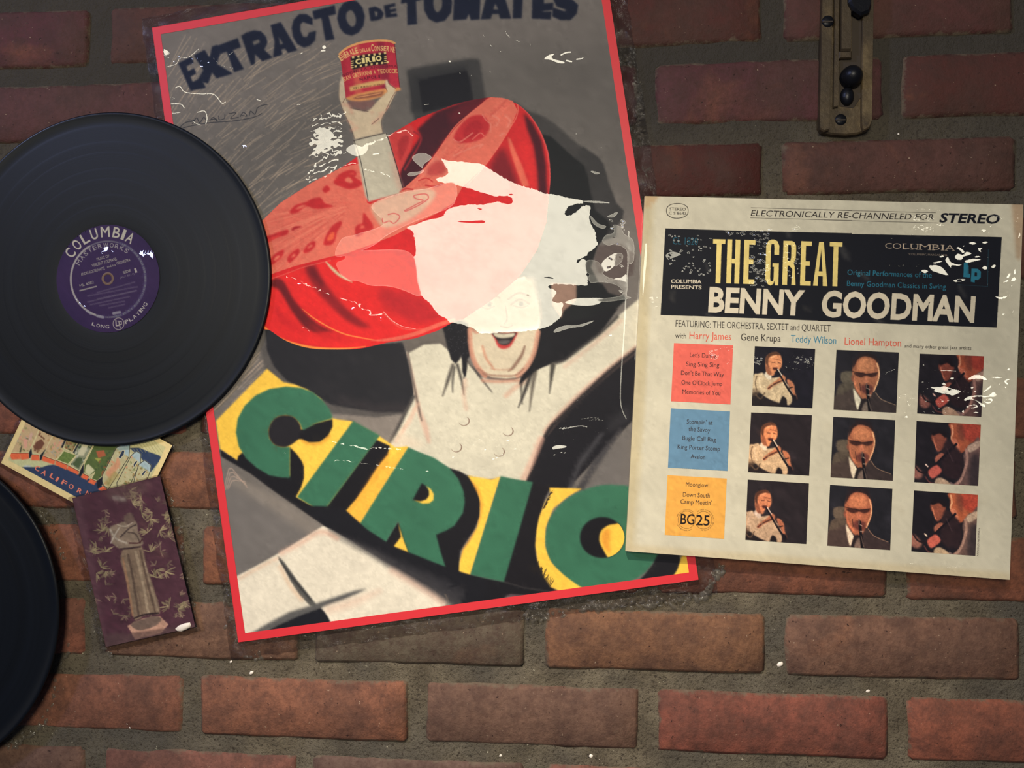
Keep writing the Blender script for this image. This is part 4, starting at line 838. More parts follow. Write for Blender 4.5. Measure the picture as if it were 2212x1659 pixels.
# ---- yellow panel, black shadows and green capitals
P('R6', [(-10, 1140), (160, 1128), (0, 1400), (-60, 1380)], YEL, .6)
P('P1', [(105, 510), (540, 65), (680, 180), (780, 200), (880, 240), (1000, 320), (1100, 490), (1170, 520), (1265, 515), (1500, 640), (1640, 740), (1745, 730), (1740, 1000), (1300, 1445), (1000, 1300), (285, 850), (140, 750)], YEL, .5)
P('P1', [(1700, 735), (1560, 860), (1450, 1010), (1300, 1260), (1180, 1380), (1300, 1440), (1745, 735)], (247, 184, 66), 2)
P('P1', [(1100, 490), (1265, 515), (1000, 900), (785, 1160), (860, 960), (800, 780), (725, 725), (830, 665), (1000, 690)], (251, 202, 74), .5)
BLK = (25, 23, 25)
P('P1', [(140, 755), (285, 850), (295, 810), (330, 780), (500, 900), (735, 985), (735, 735), (790, 790), (835, 850), (855, 900), (855, 1000), (830, 1080), (785, 1160), (1015, 1290), (1470, 670), (1590, 725), (1570, 800), (1480, 910), (1400, 1040), (1300, 1180), (1220, 1270), (1165, 1330), (1180, 1390), (1240, 1435), (1300, 1440), (1540, 1560),
         (1660, 1370), (1690, 1420), (1700, 1470), (1680, 1530), (1640, 1570), (1610, 1605), (1640, 1635), (1755, 1655), (2100, 1800), (1800, 1790), (1450, 1620), (1200, 1500), (1000, 1390), (600, 1110), (400, 960), (230, 860), (150, 815)], BLK, .5)
P('P1', [(1480, 900), (1560, 800), (1600, 740), (1570, 870), (1430, 1060), (1260, 1290), (1170, 1350), (1300, 1180)], (232, 150, 50), 3, alpha=.55)
P('P1', [(830, 585), (960, 530), (1098, 495), (1100, 560), (1060, 640), (990, 690), (900, 695), (830, 665), (770, 670), (700, 730), (600, 680)], BLK, .5)
L('P1', [(840, 680), (900, 705), (1000, 700), (1070, 640)], 22, (214, 140, 46), 3, .6)
Cout = [(-math.pi * .5 + 0)]
P('P1', [(735, 995), (660, 993), (560, 975), (450, 910), (360, 830), (300, 730), (275, 610), (290, 490), (350, 380), (440, 295), (560, 238), (700, 217), (830, 228), (930, 265), (1010, 330), (1070, 405), (1098, 470), (1097, 490), (960, 530), (850, 590), (835, 570), (820, 530), (770, 480), (700, 460), (630, 475), (580, 520), (552, 590), (562, 660), (600, 710), (660, 733), (735, 732)], GREEN, .4)
P('P1', [(830, 600), (820, 540), (770, 480), (700, 462), (630, 475), (580, 520), (553, 590), (563, 660), (600, 710), (665, 733), (730, 722), (800, 670)], (36, 33, 35), .5, True)
P('P1', [(1275, 510), (1505, 635), (1015, 1293), (798, 1160)], GREEN, .4)
P('P2', [(250, 180), (320, 200), (400, 250), (450, 330), (477, 430), (470, 540), (430, 640), (360, 740), (325, 800), (318, 880), (318, 960), (400, 975), (650, 1025), (800, 1070), (1000, 1100), (1080, 1100), (860, 1130), (700, 1120), (560, 1200), (340, 1200), (250, 1060), (0, 960), (-160, 900), (-200, 700)], (27, 25, 27), .6)
P('P2', [(380, 232), (430, 242), (500, 252), (560, 262), (626, 240), (402, 975), (345, 975), (318, 962), (315, 945), (322, 870), (345, 790), (400, 715), (450, 620), (472, 540), (478, 440), (450, 330)], YEL, .6)
P('P2', [(395, 250), (470, 330), (500, 450), (480, 560), (420, 690), (350, 790), (325, 900), (345, 780), (450, 620), (475, 520), (470, 400)], (236, 160, 54), 2, alpha=.7)
P('P2', [(868, 275), (1000, 322), (960, 400), (915, 560), (890, 700), (890, 830), (930, 930), (1000, 1060), (1080, 1105), (1000, 1100), (800, 1070), (650, 1025), (560, 900)], (28, 25, 27), .8)
P('P2', [(990, 322), (1235, 330), (1130, 390), (1020, 480), (965, 620), (962, 760), (1010, 880), (1100, 970), (1255, 1075), (1080, 1100), (1000, 1065), (950, 990), (905, 880), (886, 760), (895, 640), (915, 540), (960, 430), (1000, 370)], YEL, .5)
for _ in range(40):
    u = rs.rand(); x, y = 880 + u * 120, 930 + u * 130; L('P2', [(x, y), (x + rs.uniform(-10, 30), y - rs.uniform(20, 70))], rs.uniform(3, 7), (36, 30, 26), .5, .6)
for _ in range(30):
    u = rs.rand(); x, y = 1000 - u * 60, 360 + u * 130; L('P2', [(x, y), (x + rs.uniform(5, 22), y - rs.uniform(5, 30))], rs.uniform(3, 7), (40, 32, 26), .5, .6)
R_ = np.array([(881.8, 966), (900, 974.5), (937.6, 989), (972, 1012), (990, 1034), (1001, 1060), (1004, 1085), (1000, 1108), (981, 1136), (964, 1146), (942, 1155), (951, 1190), (962.5, 1225), (925, 1215), (884.8, 1199.5), (872, 1165), (860.5, 1126), (846, 1150), (831, 1175), (800, 1160), (769, 1144.6), (820, 1063)])
P('px', [(860, 1128), (872, 1165), (885, 1199), (862, 1195), (848, 1189), (852, 1178), (866, 1160)], YEL, .8)
P('px', R_, GREEN, .4)
P('R6', [(205, 1578), (240, 1510), (282, 1436), (320, 1465), (345, 1510), (345, 1555), (310, 1590), (260, 1598)], BLK, .4, False); P('R6', [(318, 1458), (360, 1490), (383, 1530), (380, 1580), (345, 1608), (290, 1612), (208, 1580), (270, 1592), (320, 1575), (344, 1540), (342, 1495)], YEL, .4)
P('P2', [(628, 237), (745, 262), (868, 280), (762, 655), (652, 1026), (400, 975), (515, 600)], GREEN, .4)
P('P2', [(1620, 325), (1500, 303), (1390, 303), (1280, 328), (1160, 380), (1060, 460), (990, 560), (962, 680), (970, 790), (1010, 880), (1080, 955), (1160, 1020), (1262, 1074), (1420, 1060), (1600, 1020), (1700, 960), (1770, 880), (1800, 840), (1860, 700), (1800, 450)], GREEN, .4, True)
P('P2', [(1800, 820), (1960, 830), (1975, 880), (1930, 975), (1900, 995), (1650, 1025), (1700, 975), (1760, 900)], (30, 28, 30), .6)
P('P2', [(1985, 820), (2060, 820), (2060, 985), (1915, 985), (1950, 930), (1970, 860)], YEL, .8)
hole = [(1385 + 166 * math.cos(t), 695 + 153 * math.sin(t)) for t in np.linspace(0, 2 * math.pi, 40, endpoint=False)]
P('P2', hole, BLK, .4); cv.clip('P2', hole)
P('P2', [(1500, 590), (1600, 560), (1600, 800), (1500, 900), (1440, 860), (1395, 790), (1365, 720), (1375, 650), (1430, 605)], YEL, 1.5, True); P('P2', [(1380, 700), (1400, 640), (1450, 640), (1440, 740), (1450, 820), (1400, 770)], (232, 150, 52), 4, True, alpha=.8); cv.clip()
# ---- bottom left: gable, trousers and the black hem
P('P3', [(150, -320), (400, -150), (560, -40), (740, 0), (960, 130), (780, 240), (600, 345), (260, 535), (180, 0)], (112, 106, 100), 1)
P('P3', [(190, -220), (540, 0), (860, 215), (960, 130), (740, -10), (560, -110), (380, -200), (220, -280)], (136, 126, 114), 8, alpha=.8)
for d_ in range(4):
    L('P1', [(170 + d_ * 14, 1070 - d_ * 4 + 30), (215 + d_ * 8, 920 + d_ * 34), (240 + d_ * 10, 915 + d_ * 34), (370 - d_ * 6, 1055 - d_ * 16 + 20)], 9, (176, 152, 134), 1, .7, False)
P('P3', [(260, 535), (430, 445), (600, 350), (780, 240), (950, 132), (1010, 160), (1150, 240), (1450, 420), (1700, 560), (1950, 690), (2060, 750), (1010, 915), (330, 1005), (250, 600)], (230, 219, 194), .8)
P('P3', [(740, -30), (1100, -20), (1300, 160), (1500, 290), (1925, 460), (2240, 560), (2240, 640), (2095, 640), (2075, 600), (1960, 640), (1780, 560), (1560, 440), (1300, 290), (1060, 170), (960, 130), (850, 50)], (27, 26, 29), 1)
for off, w_, a_ in ((0, 60, .8), (22, 60, .5), (46, 60, .3)):
    L('P3', [(1000, 160 + off), (1300, 305 + off), (1600, 470 + off), (1850, 600 + off), (2040, 700 + off)], [6, w_ * .6, w_ * 1.2, w_ * 2, w_ * 2.6], (52, 50, 52), 5, a_)
L('P3', [(1500, 490), (1750, 640), (1900, 740)], 50, (222, 178, 154), 6, .5); L('P3', [(620, 350), (780, 265), (930, 180), (1060, 230)], 34, (218, 166, 140), 5, .6); L('P3', [(290, 550), (450, 460), (590, 390)], 24, (226, 186, 154), 4, .6)
P('P3', [(1925, 640), (2050, 560), (2240, 570), (2240, 745), (2050, 762), (2092, 630), (2060, 600)], (28, 27, 30), .8); L('P3', [(1925, 680), (1945, 730), (1930, 770)], 9, (120, 106, 92), 2, .8)
P('P3', [(588, 368), (640, 420), (740, 560), (860, 710), (915, 785), (850, 770), (760, 680), (690, 570), (620, 440)], (88, 86, 80), 2.2); L('P3', [(600, 400), (700, 540), (850, 720)], [3, 18, 12], (52, 50, 48), 2, .8); L('P3', [(610, 460), (690, 610), (780, 720)], 24, (226, 182, 144), 5, .6)
P('P3', [(360, 1000), (500, 915), (680, 820), (860, 765), (1000, 715), (1180, 655), (1300, 630), (1240, 665), (1100, 725), (960, 775), (900, 810), (640, 920), (460, 985)], (92, 90, 86), 3); L('P3', [(1000, 800), (1200, 740), (1400, 650)], [60, 60, 20], (226, 186, 160), 8, .5)
P('P3', [(470, 985), (600, 920), (760, 850), (930, 785), (960, 815), (990, 860), (1016, 912), (760, 955)], (27, 27, 31), 1.2)
P('P2', [(655, 1130), (760, 1140), (860, 1130), (700, 1120)], (92, 66, 74), 1)
# ---- title and signature
NAVY = (24, 29, 46)
def letter(pts, hole=None, reg='R1'):
    P(reg, pts, NAVY, .3)
    if hole is not None: P(reg, hole, (112, 105, 97), .3, len(hole) > 5)
letter([(245, 515), (350, 460), (372, 510), (312, 540), (325, 580), (375, 555), (392, 600), (345, 625), (362, 668), (430, 635), (470, 715), (347, 740)])
letter([(370, 450), (460, 405), (500, 470), (520, 380), (560, 365), (600, 400), (560, 520), (690, 600), (560, 640), (520, 590), (490, 680), (400, 660), (450, 570)])
letter([(565, 372), (730, 310), (755, 385), (690, 410), (780, 562), (700, 588), (640, 420), (590, 440)])
letter([(758, 292), (800, 265), (860, 248), (920, 255), (960, 300), (972, 350), (945, 405), (1015, 470), (930, 500), (870, 440), (870, 520), (840, 533)], [(850, 340), (900, 320), (912, 345), (860, 370)])
letter([(997, 205), (1080, 180), (1215, 410), (1140, 432), (1115, 395), (1085, 405), (1095, 445), (1018, 470), (1030, 340)], [(1065, 300), (1100, 355), (1075, 365)])
letter([(1340, 150), (1290, 115), (1230, 115), (1185, 160), (1168, 230), (1180, 300), (1215, 360), (1270, 388), (1320, 370), (1360, 330), (1368, 250), (1310, 265), (1295, 300), (1262, 300), (1240, 250), (1240, 200), (1262, 178), (1290, 190), (1340, 205)])
letter([(1338, 90), (1520, 42), (1530, 115), (1470, 130), (1518, 320), (1445, 333), (1410, 145), (1352, 160)])
letter([(1645, 2), (1700, 10), (1745, 60), (1765, 130), (1755, 210), (1715, 265), (1660, 290), (1600, 275), (1560, 225), (1540, 150), (1552, 80), (1590, 25)], [(1640, 85), (1665, 90), (1690, 140), (1690, 190), (1668, 218), (1640, 205), (1615, 160), (1615, 110)])
letter([(1795, 65), (1850, 52), (1895, 75), (1920, 110), (1905, 150), (1870, 165), (1812, 172)], [(1845, 95), (1868, 95), (1865, 130), (1850, 135)])
letter([(1920, 45), (2010, 25), (2015, 50), (1965, 62), (1970, 78), (2018, 68), (2022, 92), (1975, 100), (1978, 115), (2025, 105), (2030, 135), (1935, 145)])
letter([(180, -60), (410, -90), (410, -20), (290, 10), (298, 192), (222, 200), (218, 20), (170, 30)], None, 'R2')
letter([(352, 0), (360, -80), (450, -130), (560, -80), (578, 20), (570, 100), (520, 165), (450, 180), (390, 150), (355, 80)], [(428, 10), (440, -40), (480, -40), (498, 20), (490, 70), (460, 98), (435, 70)], 'R2')
letter([(600, -110), (680, -110), (710, 0), (740, -110), (805, -110), (800, 60), (795, 155), (725, 160), (712, 110), (690, 155), (585, 162), (592, 0)], None, 'R2')
letter([(870, -110), (970, -110), (1048, 148), (960, 148), (950, 112), (898, 112), (885, 150), (805, 155)], [(922, 28), (945, 75), (905, 75)], 'R2')
letter([(990, -100), (1170, -100), (1165, -30), (1140, -20), (1132, 145), (1060, 146), (1065, -20), (1000, -30)], None, 'R2')
letter([(1218, -100), (1400, -110), (1395, -30), (1310, -25), (1308, 28), (1385, 22), (1380, 80), (1302, 88), (1300, 95), (1370, 92), (1362, 155), (1212, 148)], None, 'R2')
letter([(1560, -60), (1480, -110), (1400, -60), (1385, 0), (1410, 50), (1490, 80), (1470, 90), (1380, 60), (1375, 130), (1440, 160), (1520, 160), (1570, 110), (1582, 40), (1540, 0), (1470, -25), (1500, -40), (1555, -20)], None, 'R2')
for p in ([(265, 1050), (330, 1030), (500, 1000), (700, 985), (860, 955), (925, 925)], [(240, 1060), (300, 1000), (380, 985), (330, 975)], [(360, 1010), (395, 960), (420, 1000), (455, 955), (480, 1005)], [(500, 985), (530, 955), (560, 985), (555, 970), (515, 972)], [(575, 945), (580, 975), (620, 965), (625, 935)], [(660, 925), (715, 920), (670, 965), (735, 955)],
          [(750, 950), (775, 915), (805, 945), (765, 940)], [(825, 940), (835, 905), (870, 930), (890, 880), (920, 862), (970, 850)]): L('R1', p, [5] * len(p), (38, 40, 46), .6)
cv.mottle(.05, 9, 2); cv.mottle(.05, 3, 5); cv.mottle(.05, 70, 6)
# split the sheet: painted picture inside, the red rule round it as a part of its own
po = PQ.mean(0); pl = U(po, PH)[0]
poster = empty('advertising_poster', pl, 'large poster with green capitals and a red sliced hat, glued to the brick wall', 'poster')
M_ink = print_mat('laminated_ink', .55, .02, 1.0)
sheet('print', cv, PH, M_ink, poster, 8)
b_ = 17.5; iq = aph(cv.uv2px, [(b_, b_), (cv.w - b_, b_), (cv.w - b_, cv.h - b_), (b_, cv.h - b_)])
M_red = simple('red_printed_rule', (222, 44, 52), .5, coat=.5, var=.05)
V = np.r_[U(PQ, PH + .0002), U(iq, PH + .0002)]
meshobj('printed_border', V, [(k, (k + 1) % 4, 4 + (k + 1) % 4, 4 + k) for k in range(4)], M_red, poster)
bk = np.r_[U(PQ, PH - .0002), U(PQ, 0.0012)]
meshobj('backing_sheet', bk, [(0, 1, 2, 3), (7, 6, 5, 4)] + [(k, k + 4, (k + 1) % 4 + 4, (k + 1) % 4) for k in range(4)], simple('poster_paper', (170, 160, 140), .8), poster)
# clear film lapping over the poster's edge on to the bricks
def film_mat():
    m = NT('clear_film'); g = m.gpos(); t = m.n('ShaderNodeBsdfTransparent'); t.inputs[0].default_value = (.76, .74, .72, 1)
    gl = m.n('ShaderNodeBsdfGlossy'); gl.inputs['Roughness'].default_value = .16; gl.inputs[0].default_value = (1, 1, 1, 1)
    m.l(m.bump(m.noise(70, 6, .65, g, .6), .9, .006), gl.inputs['Normal'])
    mx = m.n('ShaderNodeMixShader'); mx.inputs[0].default_value = .045; m.l(t.outputs[0], mx.inputs[1]); m.l(gl.outputs[0], mx.inputs[2]); m.l(mx.outputs[0], m.out.inputs[0])
    return m.m
M_film = film_mat()
def film_margin(quad, parent, widths, h, n=60, wob=2.5, seed=0):
    """a strip of film round a sheet; widths for top, right, bottom, left in photo pixels"""
    cvx = np.array(quad, float); A = hom([(0, 0), (1, 0), (1, 1), (0, 1)], cvx); rs = np.random.RandomState(seed)
    sw = np.linalg.norm(cvx[1] - cvx[0]); sh = np.linalg.norm(cvx[2] - cvx[1])
    ring = []
    for sd in range(4):
        for k in range(n):
            f = k / n
            ring.append({0: (f, 0), 1: (1, f), 2: (1 - f, 1), 3: (0, 1 - f)}[sd])
    ring = np.array(ring); inn = aph(A, ring); wt, wr, wb, wl = widths
    o2 = ring.copy(); ox = np.where(ring[:, 0] >= 1, wr, np.where(ring[:, 0] <= 0, -wl, 0)) / sw; oy = np.where(ring[:, 1] >= 1, wb, np.where(ring[:, 1] <= 0, -wt, 0)) / sh
    rows_ = []
    for f in (0, .35, .7, 1):
        q = aph(A, ring + np.c_[ox, oy] * f) + (rs.uniform(-wob, wob, (len(ring), 2)) if f == 1 else 0)
        X = U(q, h * (1 - f) + .0006); X[:, 1] -= rs.uniform(0, .0007, len(X)) * (f > 0); rows_.append(X)
    V = np.concatenate(rows_); N = len(ring)
    Fc = [(r * N + k, r * N + (k + 1) % N, (r + 1) * N + (k + 1) % N, (r + 1) * N + k) for r in range(3) for k in range(N)]
    return meshobj('plastic_film', V, Fc, M_film, parent, smooth=True)
film_margin(PQ, poster, (26, 36, 36, 20), PH)
# beads of clear glue along the film's edge
def glue_mat():
    m = NT('dried_clear_glue'); m.p.inputs['Base Color'].default_value = L4((120, 112, 98)); m.p.inputs['Roughness'].default_value = .12; m.p.inputs['Specular IOR Level'].default_value = .8
    m.p.inputs['Alpha'].default_value = .35; return m.m
M_glue = glue_mat()
def beads(parent, path, n, size, seed, spread=5):
    rs = np.random.RandomState(seed); p = cr(path, False, 10); V, Fc = [], []
    for _ in range(n):
        q = p[rs.randint(len(p))] + rs.normal(0, spread, 2); X = U(q, 0)[0]; r = size * rs.uniform(.4, 1.3) * .0004; e = rs.uniform(1, 2.6); t = rs.uniform(0, 3.14); m = 7; c0 = len(V)
        for rr, y in ((1, 0), (.75, .6)):
            for a in range(m):
                th = 2 * math.pi * a / m; dx, dz = math.cos(th) * r * rr * e, math.sin(th) * r * rr; V.append((X[0] + dx * math.cos(t) - dz * math.sin(t), .001 - r * y * .8, X[2] + dx * math.sin(t) + dz * math.cos(t)))
        V.append((X[0], .001 - r * .9, X[2]))
        for a in range(m): Fc += [(c0 + a, c0 + (a + 1) % m, c0 + m + (a + 1) % m, c0 + m + a), (c0 + m + a, c0 + m + (a + 1) % m, c0 + 2 * m)]
    o = meshobj('glue_beads', V, Fc, M_glue, parent, smooth=True); o['kind'] = 'stuff'; return o
beads(poster, [(820, 1352), (960, 1345), (1080, 1338), (1180, 1330), (1270, 1315), (1380, 1305), (1440, 1302), (1520, 1290), (1550, 1240), (1560, 1232)], 230, 5, 1)
beads(poster, [(455, 900), (470, 1120), (490, 1280), (505, 1390), (560, 1420)], 90, 4.5, 2, 6)
beads(poster, [(1345, 30), (1368, 160), (1385, 280), (1402, 400)], 90, 4, 3, 6)
beads(poster, [(325, 70), (345, 240)], 24, 3.5, 4, 4)

# ---------------------------------------------------------------- the long-play record cover, right
CQ = np.array([(1393, 423.5), (2210.5, 442), (2181, 1252.5), (1351.5, 1190.5)]); CH = .0125
BEI = (213, 204, 176)
cover = empty('record_cover', U(CQ.mean(0), CH)[0], 'square beige record cover with black title band and nine small pictures', 'record cover')
# board: slab with softened edges
A_ = U(CQ, CH - .0002); B_ = U(CQ + np.array([(1.5, 2), (1, 3), (1, 1.5), (1.5, 1)]), .0060); n_ = 10
ring = lambda Q, y: np.array([Q[k] * (1 - f / n_) + Q[(k + 1) % 4] * f / n_ for k in range(4) for f in range(n_)]) * (1, 0, 1) + (0, y, 0)
cen_ = A_.mean(0)
R0 = ring(cen_ + (A_ - cen_) * .9985, -(CH - .0002)); R1 = ring(cen_ + (A_ - cen_) * 1.0012, -(CH - .0012)); R2 = ring(cen_ + (A_ - cen_) * 1.0012, -.008); R3 = ring(cen_ + (A_ - cen_) * .9985, -.0068)
N_ = 4 * n_; V = np.r_[R0, R1, R2, R3]
Fc = [(r * N_ + k, r * N_ + (k + 1) % N_, (r + 1) * N_ + (k + 1) % N_, (r + 1) * N_ + k) for r in range(3) for k in range(N_)] + [tuple(range(N_)), tuple(range(4 * N_ - 1, 3 * N_ - 1, -1))]
meshobj('board', V, Fc, simple('cover_board_edge', (190, 172, 132), .6, coat=.6, var=.2), cover)
# four dabs of mounting putty behind it keep it off the wall
for fx, fy in ((.12, .12), (.88, .12), (.88, .88), (.12, .88)):
    q = aph(hom([(0, 0), (1, 0), (1, 1), (0, 1)], CQ), [(fx, fy)])
    X = U(q, 0)[0]; V = [(X[0] + .012 * math.cos(t) * s_, y, X[2] + .012 * math.sin(t) * s_) for y, s_ in ((-.0052, 1.1), (-.0070, .8)) for t in np.linspace(0, 2 * math.pi, 10, endpoint=False)]
    meshobj('mounting_putty', V, [(k, (k + 1) % 10, 10 + (k + 1) % 10, 10 + k) for k in range(10)] + [tuple(range(10))[::-1], tuple(range(10, 20))], simple('putty', (150, 150, 140), .8), cover, smooth=True)
cf = Canvas(CQ, 1240, 1215, BEI)
rs = np.random.RandomState(8)
cf.P('px', [(1393, 423), (1412, 423), (1396, 800), (1370, 1190), (1351, 1190)], (196, 178, 134), 5, alpha=.7); cf.P('px', [(1351, 1175), (2181, 1236), (2181, 1253), (1351, 1191)], (204, 186, 146), 5, alpha=.7)
cf.P('px', [(2185, 440), (2212, 440), (2205, 560), (2196, 560)], (176, 140, 104), 4, alpha=.7); cf.P('px', [(1393, 423), (1425, 424), (1412, 440), (1392, 452)], (196, 158, 112), 3, alpha=.7)
BKC = (24, 24, 28)
cf.P('C1', [(430, 413), (1200, 437), (2212, 459), (2212, 1308), (1300, 1272), (385, 1240)], BKC); cf.P('C2', [(-60, 478), (900, 498), (1770, 516), (1745, 970), (1720, 1418), (800, 1386), (-60, 1352)], BKC)
# lettering
def ln(reg, p, w_, c): cf.L(reg, p, w_, c, .35, 1, False)
BK = (44, 38, 34)
cf.P('C1', [(438, 245), (450, 205), (490, 180), (545, 172), (600, 180), (640, 205), (652, 245), (640, 285), (600, 310), (545, 319), (490, 312), (450, 285)], BK, 0, True); cf.P('C1', [(444, 245), (456, 208), (492, 185), (545, 178), (598, 185), (635, 208), (646, 245), (635, 282), (598, 304), (545, 313), (492, 306), (456, 282)], BEI, 0, True)
def ct(text, reg, a, b, cap, col, bold=.0, **k):
    q = Z(reg, [a, b]); cf.T(text, q[0], q[1], cap / REG[reg][2], col, bold, **k)
ct('STEREO', 'C1', (470, 240), (625, 244), 26, BK); ct('C S 8643', 'C1', (464, 278), (628, 284), 26, BK)
ln('C1', [(1250, 216), (2212, 240)], 4, BK); ln('C1', [(1245, 312), (2212, 338)], 4, BK); ln('C2', [(0, 246), (870, 268), (1110, 274)], 4, BK); ln('C2', [(0, 346), (870, 370), (1130, 376)], 4, BK)
ct('ELECTRONICALLY RE-CHANNELED FOR', 'px', (1621.5, 466.5), (2016.5, 475.5), 12.6, BK, 0, shear=.22)
ct('STEREO', 'px', (2028, 480.5), (2157, 483.8), 20.5, (22, 22, 28), .03, shear=.25)
GOLD = (240, 214, 128)
def block(ch, x0, x1, yb, yt, w_, col, sk=.028):
    """tall condensed capitals drawn as strokes; coordinates in photo pixels"""
    def q(u, v): return (x0 + (x1 - x0) * u + sk * (yb - (yb + (yt - yb) * v)) * 0 - .03 * (yb - yt) * (1 - v) + 0, yb + (yt - yb) * v + (x1 - x0) * u * .033)
    def ps(pts):  cf.P('px', [q(*p) for p in pts], col)
    W_ = w_ / (x1 - x0); Hh = w_ / abs(yb - yt) * .92
    if ch == 'T': ps([(0, 1), (1, 1), (1, 1 - Hh), (0, 1 - Hh)]); ps([(.5 - W_ / 2, 1 - Hh), (.5 + W_ / 2, 1 - Hh), (.5 + W_ / 2, 0), (.5 - W_ / 2, 0)])
    if ch == 'H': ps([(0, 0), (W_, 0), (W_, 1), (0, 1)]); ps([(1 - W_, 0), (1, 0), (1, 1), (1 - W_, 1)]); ps([(W_, .46), (1 - W_, .46), (1 - W_, .46 + Hh), (W_, .46 + Hh)])
    if ch == 'E': ps([(0, 0), (1, 0), (1, Hh), (W_, Hh), (W_, .45), (.86, .45), (.86, .45 + Hh), (W_, .45 + Hh), (W_, 1 - Hh), (1, 1 - Hh), (1, 1), (0, 1)])
    if ch == 'A': ps([(0, 0), (W_ * .95, 0), (.34, .22), (.66, .22), (1 - W_ * .95, 0), (1, 0), (.66, 1), (.34, 1)]); cf.P('px', [q(.37, .33), q(.63, .33), q(.5, .82)], BKC)
    if ch == 'R': ps([(0, 0), (W_, 0), (W_, .44), (.5, .44), (.74, .36), (1 - W_ * .8, 0), (1.03, 0), (.92, .42), (.84, .50), (.98, .6), (1, .78), (.98, .9), (.84, .98), (.65, 1), (0, 1)]); cf.P('px', [q(W_, .55), q(.58, .55), q(1 - W_, .62), q(1 - W_, .84), q(.58, .91), q(W_, .91)], BKC)
    if ch == 'G': ps([(.06, .1), (.2, .02), (.42, -.01), (.62, .03), (.7, .1), (.74, 0), (1, 0), (1, .49), (.52, .49), (.52, .41), (1 - W_, .41), (1 - W_, .16), (.6, .09), (.4, .09), (W_, .17), (W_, .83), (.4, .915), (.6, .915), (1 - W_, .83), (1 - W_, .68), (1, .68), (1, .88), (.85, .98), (.6, 1.015), (.4, 1.015), (.15, .98), (0, .88), (0, .13)])
for ch, x0, x1, yb, yt, w_ in (('T', 1540.5, 1567, 611.5, 516.5, 10.5), ('H', 1571.5, 1599.5, 612, 517, 10.5), ('E', 1608, 1632, 613, 518, 11), ('G', 1655.5, 1684, 615.5, 518.5, 10.5), ('R', 1692.5, 1720.5, 615, 520, 10.5), ('E', 1731, 1754, 616.5, 521, 10.5), ('A', 1759, 1790, 617, 522, 10.5), ('T', 1792.5, 1820, 618, 522.5, 10.5)):
    block(ch, x0, x1, yb, yt, w_, GOLD)
WH = (222, 208, 178)
ct('BENNY', 'px', (1529.5, 674.8), (1736, 682.5), 55.5, WH, .036, shear=.03); ct('GOODMAN', 'px', (1773, 684.5), (2104, 697.5), 57.5, WH, .036, shear=.03)
ct('COLUMBIA', 'C1', (484, 935), (776, 940), 36, WH, .02); ct('PRESENTS', 'C1', (484, 988), (776, 996), 36, WH, .02)
TEAL = (44, 118, 138)
ct('CL 1820', 'C1', (500, 565), (740, 572), 70, (38, 92, 108)); ct('Original Performances of the', 'C2', (232, 892), (1072, 922), 52, TEAL); ct('Benny Goodman Classics in Swing', 'C2', (228, 1002), (1212, 1036), 52, TEAL)
for ch, x0, x1 in (('C', 608, 676), ('O', 684, 768), ('L', 784, 850), ('U', 862, 936), ('M', 948, 1060), ('B', 1080, 1150), ('I', 1172, 1190), ('A', 1208, 1296)): ct(ch, 'C2', (x0, 628 + (x0 - 608) * .03), (x1, 628 + (x1 - 608) * .03), 52, (196, 174, 146), -.012)
for x0, x1 in ((784, 820), (862, 886), (915, 940), (948, 975), (1036, 1066), (1076, 1100), (1166, 1196), (1206, 1230), (1275, 1300)):
    for yy in (630, 578): ln('C2', [(x0, yy + (x0 - 608) * .03), (x1, yy + (x1 - 608) * .03)], 5, (196, 174, 146)) if not (yy == 578 and x0 > 1200) else None
ct('"COLUMBIA", MARCAS REG.', 'C2', (835, 694), (1230, 706), 18, (150, 132, 112)); ln('C2', [(1636, 640), (1628, 1010)], 4, (40, 78, 90)); ln('C2', [(1330, 990), (1628, 1008)], 3, (40, 70, 80))
cf.P('C2', [(1392, 770), (1432, 772), (1428, 880), (1456, 882), (1452, 920), (1388, 915)], TEAL); cf.P('C2', [(1468, 830), (1530, 832), (1562, 860), (1560, 920), (1530, 945), (1502, 942), (1500, 970), (1462, 962)], TEAL); cf.P('C2', [(1500, 868), (1524, 870), (1522, 908), (1498, 906)], BKC)
cf.P('C2', [(1430, 800), (1440, 800), (1440, 925), (1430, 925)], TEAL)
ct('FEATURING: THE ORCHESTRA, SEXTET and QUARTET', 'C1', (528, 1352), (2008, 1400), 62, BK, -.004)
CORAL = (222, 88, 66)
ct('with', 'C1', (524, 1462), (628, 1466), 50, BK); ct('Harry James', 'C1', (660, 1467), (1060, 1480), 68, CORAL); ct('Gene Krupa', 'C1', (1152, 1483), (1532, 1497), 66, BK); ct('Teddy Wilson', 'C1', (1628, 1500), (2062, 1518), 68, (52, 124, 150))
ct('Lionel Hampton', 'C2', (205, 1588), (766, 1606), 72, CORAL); ct('and many other great jazz artists', 'C2', (800, 1616), (1466, 1640), 34, BK)
def vt(text, a, b, cap): cf.T(text, a, b, cap, (80, 70, 60))
vt('ARNOLD NEWMAN', (2113.5, 1202), (2117, 1141), 3.6)
# soft wear
for _ in range(60):
    x, y = rs.uniform(1400, 2180), rs.uniform(460, 1220); cf.L('px', [(x, y), (x + rs.uniform(-20, 20), y + rs.uniform(-20, 20))], rs.uniform(4, 14), (216, 206, 178) if rs.rand() < .6 else (190, 176, 140), 4, .16)
ct('', 'px', (0, 0), (1, 0), 1, BK) if False else None
cf.mottle(.05, 6, 12); cf.mottle(.05, 60, 13)
sheet('front_paper', cf, CH, M_ink, cover, 9)
